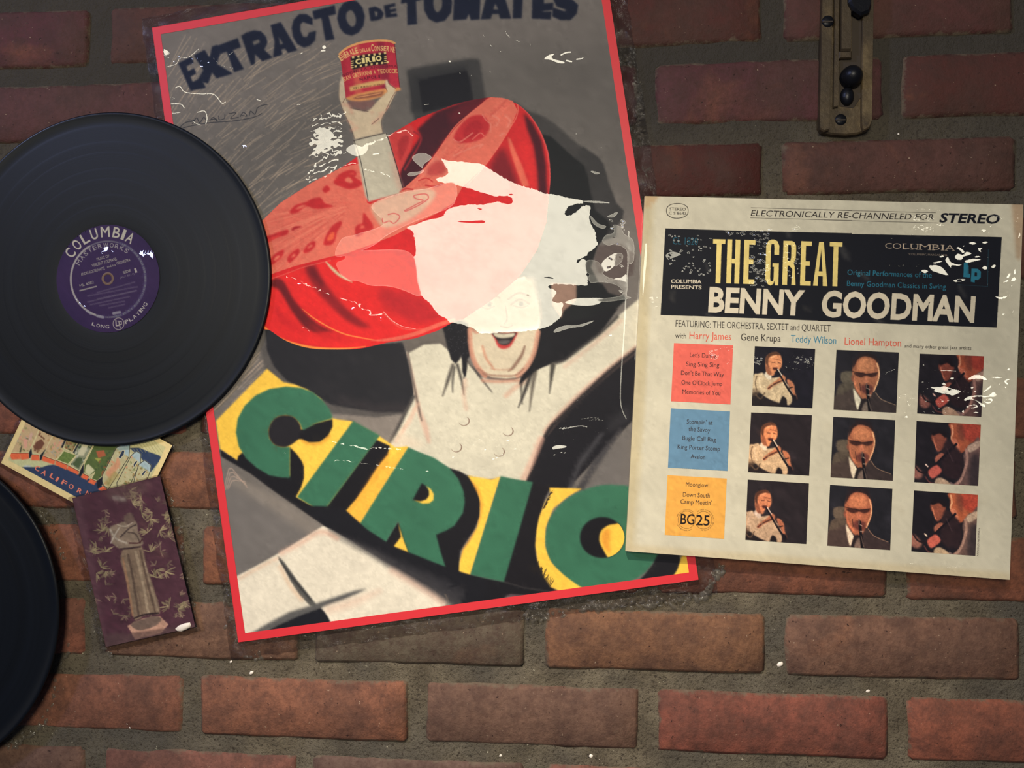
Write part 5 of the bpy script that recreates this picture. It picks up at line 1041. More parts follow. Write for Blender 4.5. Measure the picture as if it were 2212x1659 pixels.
# colour panels with their song lists
PH2 = CH + .00015
def panel(quad, col, lines, seed):
    c = Canvas(quad, 215, 215, col); rs_ = np.random.RandomState(seed)
    for _ in range(50):
        x, y = rs_.uniform(0, 1), rs_.uniform(0, 1); q = aph(hom([(0, 0), (1, 0), (1, 1), (0, 1)], quad), [(x, y)])[0]
        c.L('px', [q, q + rs_.uniform(-8, 8, 2)], rs_.uniform(2, 6), tuple(np.clip(np.array(col) * rs_.choice([.86, 1.14]), 0, 255)), 2, .3)
    for t, reg, a, b, cap in lines:
        q = Z(reg, [a, b]); c.T(t, q[0], q[1], cap / REG[reg][2], (52, 40, 38), 0)
    c.mottle(.06, 5, seed); return c
pk = np.array([(1455.8, 741), (1583.7, 746), (1577.8, 873.6), (1449.5, 866.8)]); bl_ = np.array([(1449, 882), (1577, 888.8), (1571.7, 1017.4), (1442.8, 1010)]); og = np.array([(1442, 1026.4), (1570, 1033.7), (1564, 1163.9), (1435.8, 1155.4)])
c = panel(pk, (236, 108, 90), [("Let's Dance", 'C3', (415, 303), (748, 318), 58), ('Sing Sing Sing', 'C3', (368, 420), (792, 434), 58), ("Don't Be That Way", 'C3', (303, 532), (850, 556), 56), ("One O'Clock Jump", 'C3', (308, 655), (828, 674), 56), ('Memories of You', 'C3', (320, 774), (806, 794), 56)], 3)
o = sheet('song_panel', c, PH2, M_ink, cover, 9); o['label'] = 'coral pink square with song titles'
c = panel(bl_, (106, 143, 166), [("Stompin' at", 'C3', (375, 1157), (706, 1172), 56), ('the Savoy', 'C3', (398, 1250), (676, 1266), 56), ('Bugle Call Rag', 'C3', (320, 1364), (748, 1388), 56), ('King Porter Stomp', 'C3', (258, 1477), (800, 1506), 56), ('Avalon', 'C3', (425, 1600), (610, 1614), 54)], 4)
o = sheet('song_panel', c, PH2, M_ink, cover, 9); o['label'] = 'dull blue square with song titles'
c = panel(og, (242, 174, 78), [('Moonglow', 'C4', (378, 433), (672, 446), 56), ('Down South', 'C4', (338, 570), (694, 586), 60), ("Camp Meetin'", 'C4', (306, 664), (720, 684), 60)], 5)
for (cx, cy) in ((388, 878), (612, 884)):
    t_ = np.linspace(0, 2 * math.pi, 37); c.L('C4', [(cx + 112 * math.cos(a), cy + 116 * math.sin(a)) for a in t_], 4, (70, 50, 30), .3)
c.T('BG', Z('C4', [(305, 934), (0, 0)])[0], Z('C4', [(488, 944), (0, 0)])[0], 22.5, (34, 26, 22), .012); c.T('25', Z('C4', [(512, 950), (0, 0)])[0], Z('C4', [(692, 958), (0, 0)])[0], 22.5, (34, 26, 22), .012)
for txt, cx, a0, a1, ins in (('BENNY GOODMAN', 388, -70, 40, False), ('SILVER ANNIVERSARY', 612, -40, 95, False), ('COMMEMORATING', 388, 250, 150, True), ('25 YEARS OF MUSIC', 612, 195, 100, True)):
    q = Z('C4', [(cx, 881)])[0]; c.arc_text(txt, q, (127 if not ins else 142) / 6.1444, (131 if not ins else 146) / 6.1444, a0, a1, 2.3, (92, 66, 36), 0, ins)
o = sheet('song_panel', c, PH2, M_ink, cover, 9); o['label'] = 'orange square with song titles and a double ring emblem'
# nine small pictures of musicians, three poses
def picture(quad, shapes, bg, seed, tint=(1, 1, 1), dx=0, dy=0):
    c = Canvas(quad, 190, 190, bg); A = hom([(0, 0), (100, 0), (100, 100), (0, 100)], quad); rs_ = np.random.RandomState(seed)
    for _ in range(40):
        q = aph(A, [rs_.uniform(0, 100, 2)])[0]; c.L('px', [q, q + rs_.uniform(-14, 14, 2)], rs_.uniform(4, 14), tuple(np.array(bg) * rs_.uniform(.6, 1.6)), 5, .4)
    for s_ in shapes:
        kind, pts, col = s_[0], np.array(s_[1], float) + (dx, dy), tuple(np.array(s_[2]) * tint)
        if kind == 'P': c.P('px', aph(A, pts), col, (s_[3] if len(s_) > 3 else .8) * 1.5, True, s_[4] if len(s_) > 4 else 1)
        else: c.L('px', aph(A, pts), s_[3] * 1.2, col, 1.0, s_[4] if len(s_) > 4 else 1)
    c.mottle(.16, 2.5, seed); c.mottle(.12, 8, seed + 1); c.a *= 1.12
    return c
SH, SHD, SKN, SKD = (186, 164, 128), (92, 74, 56), (204, 134, 90), (112, 66, 46)
poseA = [('P', [(0, 50), (8, 46), (16, 44), (20, 50), (32, 52), (46, 50), (54, 58), (60, 70), (66, 84), (64, 94), (58, 96), (54, 86), (44, 94), (24, 86), (10, 78), (0, 82)], SH, .6), ('P', [(0, 80), (12, 78), (24, 88), (44, 94), (46, 102), (0, 102)], (34, 28, 26), 1.2), ('P', [(46, 92), (50, 82), (57, 88), (56, 102), (44, 102)], (28, 24, 24), .8),
         ('L', [(6, 50), (4, 62), (8, 78)], SHD, 2, .8), ('L', [(14, 46), (10, 58), (14, 72)], (210, 190, 156), 2, .6), ('L', [(20, 78), (14, 88), (6, 82)], SHD, 2.4, .8), ('P', [(18, 48), (24, 40), (30, 46), (28, 56)], (214, 200, 172), .6),
         ('P', [(19, 24), (21, 16), (27, 11), (36, 9), (43, 13), (46, 22), (46, 31), (42, 38), (36, 41), (33, 48), (24, 46), (20, 38)], SKN, .6), ('P', [(19, 26), (20, 16), (27, 10), (37, 8), (43, 13), (36, 13), (29, 15), (24, 20), (23, 32)], (84, 54, 38), .8), ('P', [(20, 34), (24, 30), (28, 40), (30, 47), (24, 46)], SKD, 1, .7),
         ('L', [(34, 20), (44, 22)], SKD, 1.3, .7), ('L', [(30, 26), (34, 26)], (70, 40, 30), 1.4, .8), ('L', [(40, 26), (44, 27)], (70, 40, 30), 1.4, .8), ('L', [(37, 24), (38, 30), (36, 33)], (228, 160, 110), 1.4, .8), ('P', [(31, 35), (38, 34), (40, 37), (34, 39)], (70, 36, 30), .6), ('L', [(28, 18), (36, 14)], (232, 172, 124), 2.4, .6),
         ('P', [(24, 70), (30, 62), (38, 56), (44, 50), (48, 46), (53, 50), (52, 56), (44, 60), (34, 66), (28, 72)], (172, 112, 78), .6), ('L', [(26, 70), (36, 62), (48, 56)], (70, 44, 34), 2.6, .9), ('P', [(56, 54), (62, 55), (68, 62), (70, 74), (74, 84), (72, 86), (66, 76), (62, 68), (58, 62)], (176, 112, 78), .6),
         ('L', [(38, 38), (46, 50), (56, 66), (66, 80), (70, 84)], (24, 20, 22), 3), ('L', [(40, 37), (47, 47)], (232, 216, 190), 1.6), ('L', [(57, 62), (66, 76)], (220, 190, 150), 1, .8), ('L', [(60, 68), (66, 66)], (40, 28, 24), 2), ('P', [(66, 80), (72, 80), (74, 88), (68, 90)], (24, 20, 24), .6), ('L', [(28, 56), (40, 80), (38, 90)], (160, 140, 108), 2.4, .5), ('P', [(0, 72), (12, 74), (8, 82), (0, 84)], SHD, 1, .5)]
poseB = [('P', [(10, 38), (28, 36), (30, 54), (12, 54)], (88, 80, 66), 1), ('P', [(8, 58), (30, 56), (34, 80), (2, 100), (2, 84)], (78, 70, 58), 1), ('P', [(-2, 80), (14, 72), (32, 66), (46, 102), (-2, 102)], (66, 56, 50), .8), ('P', [(62, 66), (74, 78), (86, 84), (102, 90), (102, 102), (52, 102)], (52, 44, 42), .8), ('L', [(66, 68), (76, 79), (98, 87)], (150, 122, 96), 1.1, .9),
         ('P', [(27, 34), (29, 22), (34, 12), (44, 7), (56, 7), (65, 14), (70, 26), (70, 40), (68, 54), (62, 66), (56, 78), (46, 80), (38, 72), (32, 62), (29, 48)], (150, 94, 66), .7), ('P', [(28, 30), (30, 16), (38, 6), (52, 3), (64, 9), (68, 20), (60, 12), (46, 9), (36, 14), (31, 24)], (38, 28, 28), 1), ('P', [(35, 24), (40, 14), (54, 13), (62, 22), (60, 32), (38, 34)], (184, 122, 84), 1.6, .8),
         ('P', [(30, 37), (44, 36), (50, 38), (66, 35), (66, 40), (58, 43), (50, 41), (42, 44), (34, 42)], (48, 28, 24), .7, .9), ('L', [(28, 35), (50, 38), (68, 35)], (30, 20, 20), .9), ('L', [(66, 20), (70, 34), (69, 48), (63, 66)], (222, 170, 124), 2.4, .9), ('L', [(30, 46), (34, 60), (42, 72)], (190, 116, 82), 3, .8), ('P', [(50, 42), (54, 50), (50, 54), (46, 50)], (176, 110, 80), .8),
         ('P', [(42, 60), (47, 56), (57, 56), (62, 60), (60, 68), (53, 72), (45, 69)], (92, 52, 44), 1.4), ('L', [(40, 54), (42, 66)], (54, 30, 28), 1.2), ('P', [(26, 44), (29, 42), (30, 52), (27, 50)], (120, 74, 56), .6), ('P', [(30, 64), (34, 68), (44, 84), (39, 98), (34, 86)], (206, 196, 168), .6), ('P', [(44, 82), (52, 80), (48, 100), (40, 100)], (34, 28, 28), .6), ('P', [(48, 88), (56, 84), (60, 102), (46, 102)], (110, 96, 84), 1),
         ('L', [(52, 58), (54, 74), (58, 100)], (20, 17, 18), 5.5), ('L', [(53, 62), (56, 64)], (170, 150, 130), 1.2), ('L', [(54, 73), (58, 73)], (150, 134, 118), 1.6), ('L', [(55, 80), (60, 98)], (120, 104, 92), 1, .8), ('L', [(51, 54), (51, 62)], (96, 78, 70), 2)]
poseC = [('P', [(56, -2), (102, -2), (102, 24), (88, 30), (80, 42), (72, 46), (66, 38), (62, 30), (58, 24), (57, 10)], (148, 84, 56), .8), ('P', [(72, 0), (102, 0), (102, 22), (90, 26), (78, 20)], (146, 62, 48), 2, .9), ('L', [(58, 2), (60, 14), (58, 22), (62, 30)], (212, 164, 124), 3, .8), ('P', [(58, 26), (66, 24), (72, 40), (66, 40)], (176, 112, 84), 1), ('P', [(66, 0), (76, 2), (78, 26), (70, 22)], (96, 56, 44), 1.4, .7),
         ('P', [(102, 22), (92, 28), (82, 38), (78, 50), (80, 66), (76, 84), (66, 96), (56, 102), (102, 102)], (92, 76, 70), 1), ('L', [(82, 40), (84, 60), (76, 88), (68, 98)], (158, 132, 116), 5, .8), ('P', [(84, 34), (102, 24), (102, 34), (88, 44)], (160, 148, 128), 1), ('P', [(90, 52), (102, 50), (102, 102), (88, 96)], (48, 44, 46), 3, .9),
         ('P', [(27, 20), (32, 14), (42, 12), (50, 20), (50, 32), (44, 42), (38, 46), (34, 40), (31, 32), (28, 28)], (118, 70, 54), .9), ('P', [(27, 16), (34, 9), (46, 10), (52, 18), (48, 22), (40, 16), (30, 20)], (24, 18, 20), 1), ('L', [(30, 24), (33, 34), (36, 42)], (184, 120, 90), 2, .8), ('P', [(48, 30), (56, 28), (76, 50), (74, 86), (50, 84), (44, 60)], (40, 30, 32), 2), ('P', [(34, 56), (42, 48), (48, 50), (42, 60), (36, 64)], (140, 90, 72), .9),
         ('L', [(66, 32), (54, 46), (38, 64), (24, 80)], (22, 18, 22), 4.5), ('P', [(24, 80), (30, 72), (38, 68), (45, 76), (40, 84), (30, 90)], (172, 92, 78), .9), ('L', [(20, 68), (23, 71)], (220, 200, 180), 2.4), ('P', [(0, 70), (8, 74), (16, 84), (10, 92), (0, 88)], (130, 92, 80), 1.4), ('L', [(2, 70), (10, 80), (22, 82)], (30, 22, 24), 3), ('P', [(36, 92), (44, 88), (56, 94), (62, 102), (38, 102)], (164, 150, 122), .9), ('L', [(20, 88), (26, 96), (34, 98)], (110, 62, 56), 2, .7), ('L', [(60, 96), (66, 100)], (120, 108, 104), 4, .8), ('L', [(52, 40), (62, 60)], (90, 74, 78), 1, .5)]
pics = [([(1630.5, 747.8), (1761, 753.8), (1755, 882), (1623.9, 876)], 'A', 0, 0, (1, 1, 1)), ([(1622.5, 891), (1754, 897), (1748, 1027.7), (1616, 1019.9)], 'A', -1, 7, (1.08, 1.0, .96)), ([(1615.3, 1036), (1747.5, 1044.3), (1741.8, 1175.3), (1610, 1166.3)], 'A', -6, 7, (.98, .90, .9)),
        ([(1806.8, 755.7), (1941.7, 761.4), (1936, 891.9), (1800.5, 885)], 'B', 0, 0, (1, 1, 1)), ([(1800, 900.3), (1934, 907.5), (1928.8, 1038.6), (1794, 1031)], 'B', -2, 2, (1.05, 1, .98)), ([(1793, 1047.4), (1927.8, 1056), (1923, 1188.4), (1787, 1178.8)], 'B', -2, 0, (1.12, 1.02, 1)),
        ([(1986.6, 764), (2125.7, 769.4), (2119.8, 900.6), (1981, 893.2)], 'C', 4, -2, (.95, .82, .82)), ([(1979.8, 909.4), (2118.8, 917.6), (2113, 1049.7), (1975, 1041.5)], 'C', -3, 2, (1.05, .95, .95)), ([(1974.3, 1059.5), (2112.4, 1068.9), (2107, 1201), (1968.5, 1191)], 'C', 0, 2, (1.15, 1.05, 1))]
for k, (q, ps_, dx, dy, tn) in enumerate(pics):
    bg = {'A': (26, 24, 30) if k == 0 else (38, 31, 32), 'B': (33, 31, 34), 'C': (28, 24, 27)}[ps_]
    o = sheet('picture', picture(np.array(q), {'A': poseA, 'B': poseB, 'C': poseC}[ps_], bg, 40 + k, tn, dx, dy), PH2, M_ink, cover, 12)
    o['label'] = {'A': 'small photograph of a person in a pale shirt playing a clarinet', 'B': 'small photograph of a person in glasses and a dark suit with a clarinet', 'C': 'small photograph of a person seen from the side over a clarinet'}[ps_]

# ---------------------------------------------------------------- long-play records
def vinyl_mat():
    m = NT('black_vinyl'); tc = m.n('ShaderNodeTexCoord').outputs['Object']
    sx = m.n('ShaderNodeSeparateXYZ'); m.l(tc, sx.inputs[0])
    r = m.math('POWER', m.math('ADD', m.math('MULTIPLY', sx.outputs[0], sx.outputs[0]), m.math('MULTIPLY', sx.outputs[2], sx.outputs[2])), .5)
    w = m.n('ShaderNodeCombineXYZ'); m.l(r, w.inputs[0])
    f = m.noise(900, 4, .7, w.outputs[0]); band = m.noise(90, 2, .5, w.outputs[0])
    m.l(m.ramp(band, [(.3, L4((11, 14, 19))), (.7, L4((16, 20, 27)))]), m.p.inputs['Base Color'])
    m.p.inputs['Roughness'].default_value = .5; m.p.inputs['Specular IOR Level'].default_value = .22; m.p.inputs['Anisotropic'].default_value = .6
    m.l(m.bump(f, .12, .0004), m.p.inputs['Normal']); m.p.inputs['Coat Weight'].default_value = .12; m.p.inputs['Coat Roughness'].default_value = .25
    return m.m
M_vinyl = vinyl_mat()
def lathe(name, prof, parent, mat, seg=160, cx=0, cz=0, smooth=True):
    """prof: list of (radius, height in front of the wall); centred on the parent"""
    L0 = np.array(parent_loc(parent)); V = []
    for r, y in prof:
        for k in range(seg):
            t = 2 * math.pi * k / seg; V.append((L0[0] + r * math.cos(t), -y, L0[2] + r * math.sin(t)))
    Fc = [(a * seg + k, a * seg + (k + 1) % seg, (a + 1) * seg + (k + 1) % seg, (a + 1) * seg + k) for a in range(len(prof) - 1) for k in range(seg)]
    return meshobj(name, V, Fc, mat, parent, smooth=smooth)
def record(cpx, h, R, label):
    ctr = U(cpx, h)[0]; e = empty('vinyl_record', (ctr[0], 0, ctr[2]), label, 'record', 'vinyl records on the wall')
    prof = [(R * .024, h - .0016), (R * .024, h), (R * .34, h), (R * .345, h + .0001), (R * .42, h - .0001)]
    rr = .43
    while rr < .965: prof += [(R * rr, h - .00005), (R * (rr + .012), h - .00005), (R * (rr + .014), h - .00007), (R * (rr + .018), h - .00007)]; rr += .082 + .02 * math.sin(rr * 40)
    prof = sorted([p for p in prof[:5]], key=lambda p: 0) + sorted([p for p in prof[5:] if p[0] < R * .965])
    prof += [(R * .972, h - .0001), (R * .982, h + .0006), (R * .992, h + .0008), (R * .9985, h + .0002), (R, h - .0006), (R * .998, h - .0014), (R * .985, h - .0018), (R * .024, h - .0018)]
    lathe('disc', prof, e, M_vinyl); return e, ctr
e1, c1 = record((233.3, 602), .0075, .1520, 'large black vinyl record with a purple centre label, overlapping the left of the poster')
# label, painted
lr = .0498; q = PX(np.array([(c1[0] - lr, c1[1], c1[2] + lr), (c1[0] + lr, c1[1], c1[2] + lr), (c1[0] + lr, c1[1], c1[2] - lr), (c1[0] - lr, c1[1], c1[2] - lr)]))
lb = Canvas(q, 400, 400, (54, 38, 72)); SIL = (170, 160, 150); cpx = np.array([233.2, 602.2])
rs = np.random.RandomState(6)
lb.P('px', [(100, 600), (233, 460), (360, 600), (233, 740)], (60, 42, 76), 20)
th = np.linspace(0, 2 * math.pi, 73)
for p0, (a0, a1), w_, c_ in (((0, 0), (0, 360), 3.2, (118, 114, 120)), ((0, 0), (200, 330), 4.2, (176, 168, 158)), ((0, 0), (20, 170), 5, (112, 110, 120))):
    t_ = np.radians(np.linspace(a0, a1, 60)); lb.L('px', [(cpx[0] + .3 + 80.5 * math.sin(t), cpx[1] + 1 - 82 * math.cos(t)) for t in t_], w_, c_, .8, .8)
for k in range(150):
    t = math.radians(rs.uniform(10, 190)); lb.L('px', [(cpx[0] + r * math.sin(t), cpx[1] - r * 1.02 * math.cos(t)) for r in (77, 84)], 1, (70, 56, 92), .4, .7)
lb.arc_text('COLUMBIA', cpx + (0, 0), 86, 90, -63, 36, 23, (186, 178, 160), .015)
lb.arc_text('MASTERWORKS', cpx + (0, 1), 68, 69, -66, 38, 9.5, (150, 142, 140), .01)
lb.arc_text('LONG', cpx, 102, 107, 201, 178, 7.2, (176, 168, 158), .015, True); lb.arc_text('PLAYING', cpx, 100, 106, 158, 120, 8, (176, 168, 158), .015, True)
lb.L('S5', [(925 + 70 * math.cos(t), 1418 + 75 * math.sin(t)) for t in th[::3]], 8, SIL, .5); lb.L('S5', [(890, 1372), (895, 1445), (925, 1440)], 14, SIL, .5, 1, False); lb.L('S5', [(915, 1385), (960, 1390), (962, 1425), (930, 1430)], 12, SIL, .5, 1, False); lb.L('S5', [(930, 1400), (945, 1465)], 13, SIL, .5, 1, False)
def lt(t, a, b, cap, c_=(158, 150, 138), bo=.01): q = Z('S5', [a, b]); lb.T(t, q[0], q[1], cap / 5.9259, c_, bo)
lt('MUSIC OF', (650, 612), (810, 566), 36); lt('VINCENT YOUMANS', (588, 694), (905, 606), 40); lt('ANDRE KOSTELANETZ', (448, 806), (752, 722), 36); lt('and his', (780, 705), (890, 676), 28); lt('ORCHESTRA', (905, 664), (1080, 616), 36)
lt('SIDE', (985, 782), (1085, 752), 34); lt('1', (1140, 768), (1166, 760), 58, SIL); lt('(XLP 8211)', (945, 842), (1128, 788), 22, (120, 108, 120)); lt('ML 4382', (430, 950), (612, 900), 34); lb.L('S5', [(430, 995), (640, 940)], 16, (150, 142, 134), .8)
for k, (a, b) in enumerate((((650, 1020), (1130, 885)), ((530, 1062), (1165, 945)), ((655, 1100), (1165, 990)), ((530, 1140), (1155, 995)), ((565, 1175), (1080, 1068)), ((680, 1188), (1000, 1130)), ((800, 1215), (1000, 1170)))):
    x = a[0]
    while x < b[0] - 20:
        w_ = rs.uniform(30, 80); f0 = (x - a[0]) / (b[0] - a[0]); f1 = min(1, (x + w_ - a[0]) / (b[0] - a[0]))
        lb.L('S5', [(a[0] + (b[0] - a[0]) * f, a[1] + (b[1] - a[1]) * f) for f in (f0, f1)], 13, (112, 100, 116), 1, .6, False); x += w_ + 14
for p, w_ in (([(520, 1255), (570, 1290)], 26), ([(655, 1320), (725, 1335)], 34), ([(860, 1285), (940, 1270)], 34)): lb.L('S5', p, w_, (150, 146, 150), .8, .8)
lb.mottle(.06, 5, 31)
M_lab = print_mat('record_label_paper', .45, .10, .55)
sheet('label', lb, .0075 + .0004, M_lab, e1, 9, disc=((c1[0], c1[2]), .0490))
lathe('spindle_hole', [(.0058, .0080), (.0050, .0081), (.0037, .0081), (.0036, .0068), (.0001, .0068)], e1, simple('spindle_brass_tint', (112, 84, 62), .5), 28)
# screws are hidden; felt pad holds the disc off the wall
lathe('felt_pad', [(.0001, -.004), (.03, -.004), (.03, .0055), (.0001, .0055)], e1, simple('grey_felt', (60, 60, 62), .95), 24)
e2, c2 = record((-214, 1318), .0150, .1520, 'black vinyl record at the lower left edge, only its right rim in view')
lathe('label', [(.006, .0154), (.0490, .0154)], e2, simple('record_label_dark', (70, 40, 44), .6), 60)
lathe('felt_pad', [(.0001, -.004), (.03, -.004), (.03, .0130), (.0001, .0130)], e2, simple('grey_felt', (60, 60, 62), .95), 24)

# ---------------------------------------------------------------- large-letter postcard
KQ = np.array([(93, 809), (372, 962), (281, 1153), (2, 1000)], float); KH = .0032
kc = Canvas(KQ, 636, 440, (240, 214, 150))
kP = lambda pts, c, soft=.3, sm=False, reg='PC', a=1.0: kc.P(reg, pts, c, soft, sm, a)
kL = lambda pts, w_, c, reg='PC', a=1.0, soft=.4, sm=False: kc.L(reg, pts, w_, c, soft, a, sm)
BLU, ORG = (54, 68, 96), (240, 112, 70)
iq = aph(kc.uv2px, [(22, 22), (614, 22), (614, 412), (22, 412)])
kP(iq, (196, 188, 138), .3, False, 'px')
kc.clip('px', iq); rs = np.random.RandomState(9)
A_k = lambda x, y: aph(kc.uv2px, [(x, y)])[0]
for _ in range(140):
    q = A_k(rs.uniform(20, 620), rs.uniform(20, 420)); kc.L('px', [q, q + rs.uniform(-9, 9, 2)], rs.uniform(2, 8), [(226, 216, 168), (150, 156, 104), (206, 176, 120), (176, 186, 160)][rs.randint(4)], 1.5, .6)
kP([(120, 790), (200, 770), (560, 780), (760, 800), (990, 850), (700, 920), (380, 900), (250, 880)], (206, 204, 150), 1)
kP([(360, 925), (440, 900), (600, 905), (760, 905), (860, 870), (960, 860), (1200, 930), (1450, 1050), (1750, 1180), (1900, 1300), (2100, 1400), (1700, 1700), (1300, 1440)], BLU, .5)
kP([(420, 880), (520, 875), (570, 895), (440, 900)], (190, 200, 206), 1)
# navy sea at the right, pale rays
kP([(860, 270), (920, 265), (1000, 300), (1060, 320), (1070, 340), (1000, 430), (940, 340)], BLU, .5, False, 'S6'); kP([(935, 190), (1010, 185), (1060, 230), (990, 225), (960, 210)], BLU, .6, False, 'S6')
kP([(780, 225), (860, 210), (1000, 180), (1130, 250), (1090, 300), (1060, 318), (1010, 300), (930, 268), (860, 265)], (214, 204, 146), .6, False, 'S6')
for x in range(880, 1100, 22): kc.L('S6', [(x - 60, 215), (x, 300)], 3, (170, 160, 110), .4, .7)
# the pictorial letters: body, scene inside, cream edge, orange depth
def scene(pts, reg, cols, seed, edge=True):
    kc.P(reg, pts, cols[0], .3); keep = kc.clipm.copy(); c_ = kc.cov(kc.E(reg, pts)); m = np.zeros_like(keep); x0, y0, mm = c_; m[y0:y0 + mm.shape[0], x0:x0 + mm.shape[1]] = mm
    kc.clipm = keep * m; r = np.random.RandomState(seed); p = Z(reg, pts); lo, hi = p.min(0), p.max(0)
    for _ in range(70):
        q = lo + (hi - lo) * r.rand(2); kc.L('px', [q, q + r.uniform(-4, 4, 2)], r.uniform(1.2, 4.5), cols[r.randint(1, len(cols))], .7, .75)
    kc.clipm = keep
    if edge: kc.L(reg, list(pts) + [pts[0]], 1.5, (222, 206, 150), .4, 1, False, True); 
TAN, PNK, OLV, DGR, BRN, GRY = (206, 176, 130), (222, 158, 128), (150, 146, 92), (66, 84, 58), (138, 92, 60), (170, 166, 150)
def depth(pts): kP(pts, ORG, .3); kc.L('PC', [pts[0], pts[1]], 7, (70, 34, 34), .4, 1, False)
scene([(170, 640), (420, -140), (740, 60), (720, 190), (520, 630), (360, 640)], 'PC', (TAN, PNK, OLV, GRY, DGR, TAN), 1)
kP([(345, 640), (385, 510), (398, 520), (375, 640)], (80, 80, 60))
kP([(420, 400), (500, 400), (480, 560), (430, 570)], (226, 166, 138), .6); kP([(540, 300), (600, 280), (560, 420), (500, 420)], (214, 174, 150), .8)
scene([(720, 180), (960, 290), (850, 560), (720, 680), (580, 640), (570, 570)], 'PC', (TAN, BRN, (190, 150, 100), (112, 70, 50), TAN), 2)
kP([(600, 560), (640, 460), (740, 400), (800, 480), (740, 580), (660, 600)], (120, 78, 58), 1.2)
scene([(970, 300), (1190, 360), (1100, 560), (1140, 600), (1000, 775), (770, 700), (900, 420)], 'PC', (TAN, GRY, PNK, OLV, (196, 150, 96)), 3)
scene([(1200, 380), (1420, 410), (1300, 640), (1140, 560)], 'PC', ((176, 152, 104), BRN, OLV, DGR), 4)
scene([(1145, 615), (1370, 690), (1220, 850), (1020, 775)], 'PC', ((112, 132, 66), (98, 120, 60), (122, 140, 74)), 5)
scene([(1440, 430), (1700, 450), (1420, 970), (1250, 860), (1370, 700), (1310, 660)], 'PC', ((150, 152, 120), (206, 204, 180), DGR, (120, 134, 104), DGR), 6)
kP([(1500, 460), (1600, 480), (1500, 700), (1380, 690)], (214, 206, 166), .8); kP([(1290, 850), (1400, 730), (1480, 740), (1410, 930)], (82, 98, 64), 1)
scene([(1710, 460), (2150, 470), (1840, 1060), (1740, 1150), (1640, 1110), (1700, 1000), (1600, 1070), (1500, 1000), (1510, 850)], 'PC', ((92, 108, 60), DGR, (120, 134, 70), (160, 92, 60), (100, 118, 64), (66, 82, 50)), 7)
kP([(1720, 620), (1860, 600), (1900, 700), (1760, 740)], (182, 100, 66), 1.2); kP([(1690, 740), (1820, 750), (1760, 810)], (170, 170, 80), 1); kP([(1540, 870), (1590, 850), (1700, 960), (1600, 1060), (1520, 1000)], (214, 208, 160), 1)
OD = ((196, 186, 140), (222, 150, 110), (150, 120, 70), (120, 130, 80), (210, 200, 160))
def oh(pts, hole, seed):
    scene(pts, 'S6', OD, seed); lo = np.array(pts).min(0); kc.P('S6', [p for p in pts[:4]], (168, 196, 206), 1.5, False, .8)
    kc.L('S6', list(pts) + [pts[0]], 1.3, (50, 50, 50), .3, 1, False, True)
    kc.P('S6', hole, (52, 62, 80), .3); kc.L('S6', list(hole) + [hole[0]], 1.1, (226, 214, 170), .3, 1, False, True)
oh([(770, 270), (830, 225), (862, 250), (855, 330), (720, 540), (690, 520), (676, 490), (680, 450)], [(785, 330), (810, 285), (828, 285), (822, 315), (795, 345)], 11)
kP([(700, 430), (790, 340), (800, 380), (730, 480)], (222, 150, 112), 2, False, 'S6', .8); kP([(690, 500), (760, 420), (790, 450), (720, 530)], (170, 150, 90), 2, False, 'S6', .7)
oh([(870, 320), (905, 290), (936, 310), (930, 370), (840, 560), (780, 560), (775, 500)], [(885, 375), (905, 350), (914, 360), (885, 405)], 12)
oh([(920, 380), (960, 350), (1003, 385), (995, 430), (940, 560), (880, 560), (890, 480)], [(940, 440), (962, 415), (970, 425), (945, 460)], 13)
for p in ([(165, 655), (350, 655), (375, 760), (210, 770)], [(350, 655), (510, 655), (522, 755), (385, 775)], [(565, 680), (700, 690), (712, 785), (560, 780)], [(770, 705), (990, 785), (970, 860), (745, 785)], [(1005, 785), (1210, 870), (1190, 955), (985, 860)], [(1222, 880), (1418, 985), (1400, 1045), (1200, 950)], [(1490, 1020), (1595, 1075), (1560, 1140), (1440, 1085)], [(1625, 1110), (1730, 1160), (1690, 1225), (1570, 1175)], [(1850, 1240), (1930, 1310), (1830, 1345), (1755, 1300)]): depth(p)
for p in ([(520, 640), (560, 560), (575, 660), (540, 745), (522, 740)], [(720, 690), (830, 570), (770, 690), (745, 770), (715, 785)], [(1440, 960), (1500, 840), (1500, 1000), (1430, 1080), (1410, 1050)], [(1730, 1150), (1830, 1080), (1840, 1220), (1750, 1290)], [(1180, 360), (1210, 380), (1120, 560), (1090, 555)], [(1430, 415), (1450, 430), (1330, 650), (1305, 645)]): kP(p, (34, 36, 44), .4)
for ch, x, y, t in (('C', 612, 950, 24), ('A', 728, 1020, 30), ('L', 880, 1082, 30), ('I', 986, 1150, 30), ('F', 1088, 1200, 30), ('O', 1215, 1272, 26), ('R', 1368, 1350, 28), ('N', 1520, 1400, 28)):
    q = Z('PC', [(x, y)])[0]; d = np.array([math.cos(math.radians(t)), math.sin(math.radians(t))]) * (11 if ch != 'I' else 5); kc.T(ch, q, q + d, 10.5, (236, 130, 104), .02)
kc.clip()
kL([(150, 880), (230, 920), (350, 985)], 9, (200, 166, 104), a=.7)
kc.mottle(.06, 3, 3)
card = empty('scenic_postcard', U(KQ.mean(0), KH)[0], 'cream-edged postcard with picture letters over navy sea, half hidden below the large record', 'postcard')
M_card = print_mat('postcard_ink', .6, .15, .25)
sheet('print', kc, KH, M_card, card, 10)
def backing(Q, h, par, name='card_stock', col=(206, 188, 140), th=.0006, low=None):
    V = np.r_[U(Q, h - .0001), U(Q, h - th if low is None else low)]
    return meshobj(name, V, [(0, 1, 2, 3), (7, 6, 5, 4)] + [(k, k + 4, (k + 1) % 4 + 4, (k + 1) % 4) for k in range(4)], simple(name + '_paper', col, .8), par)
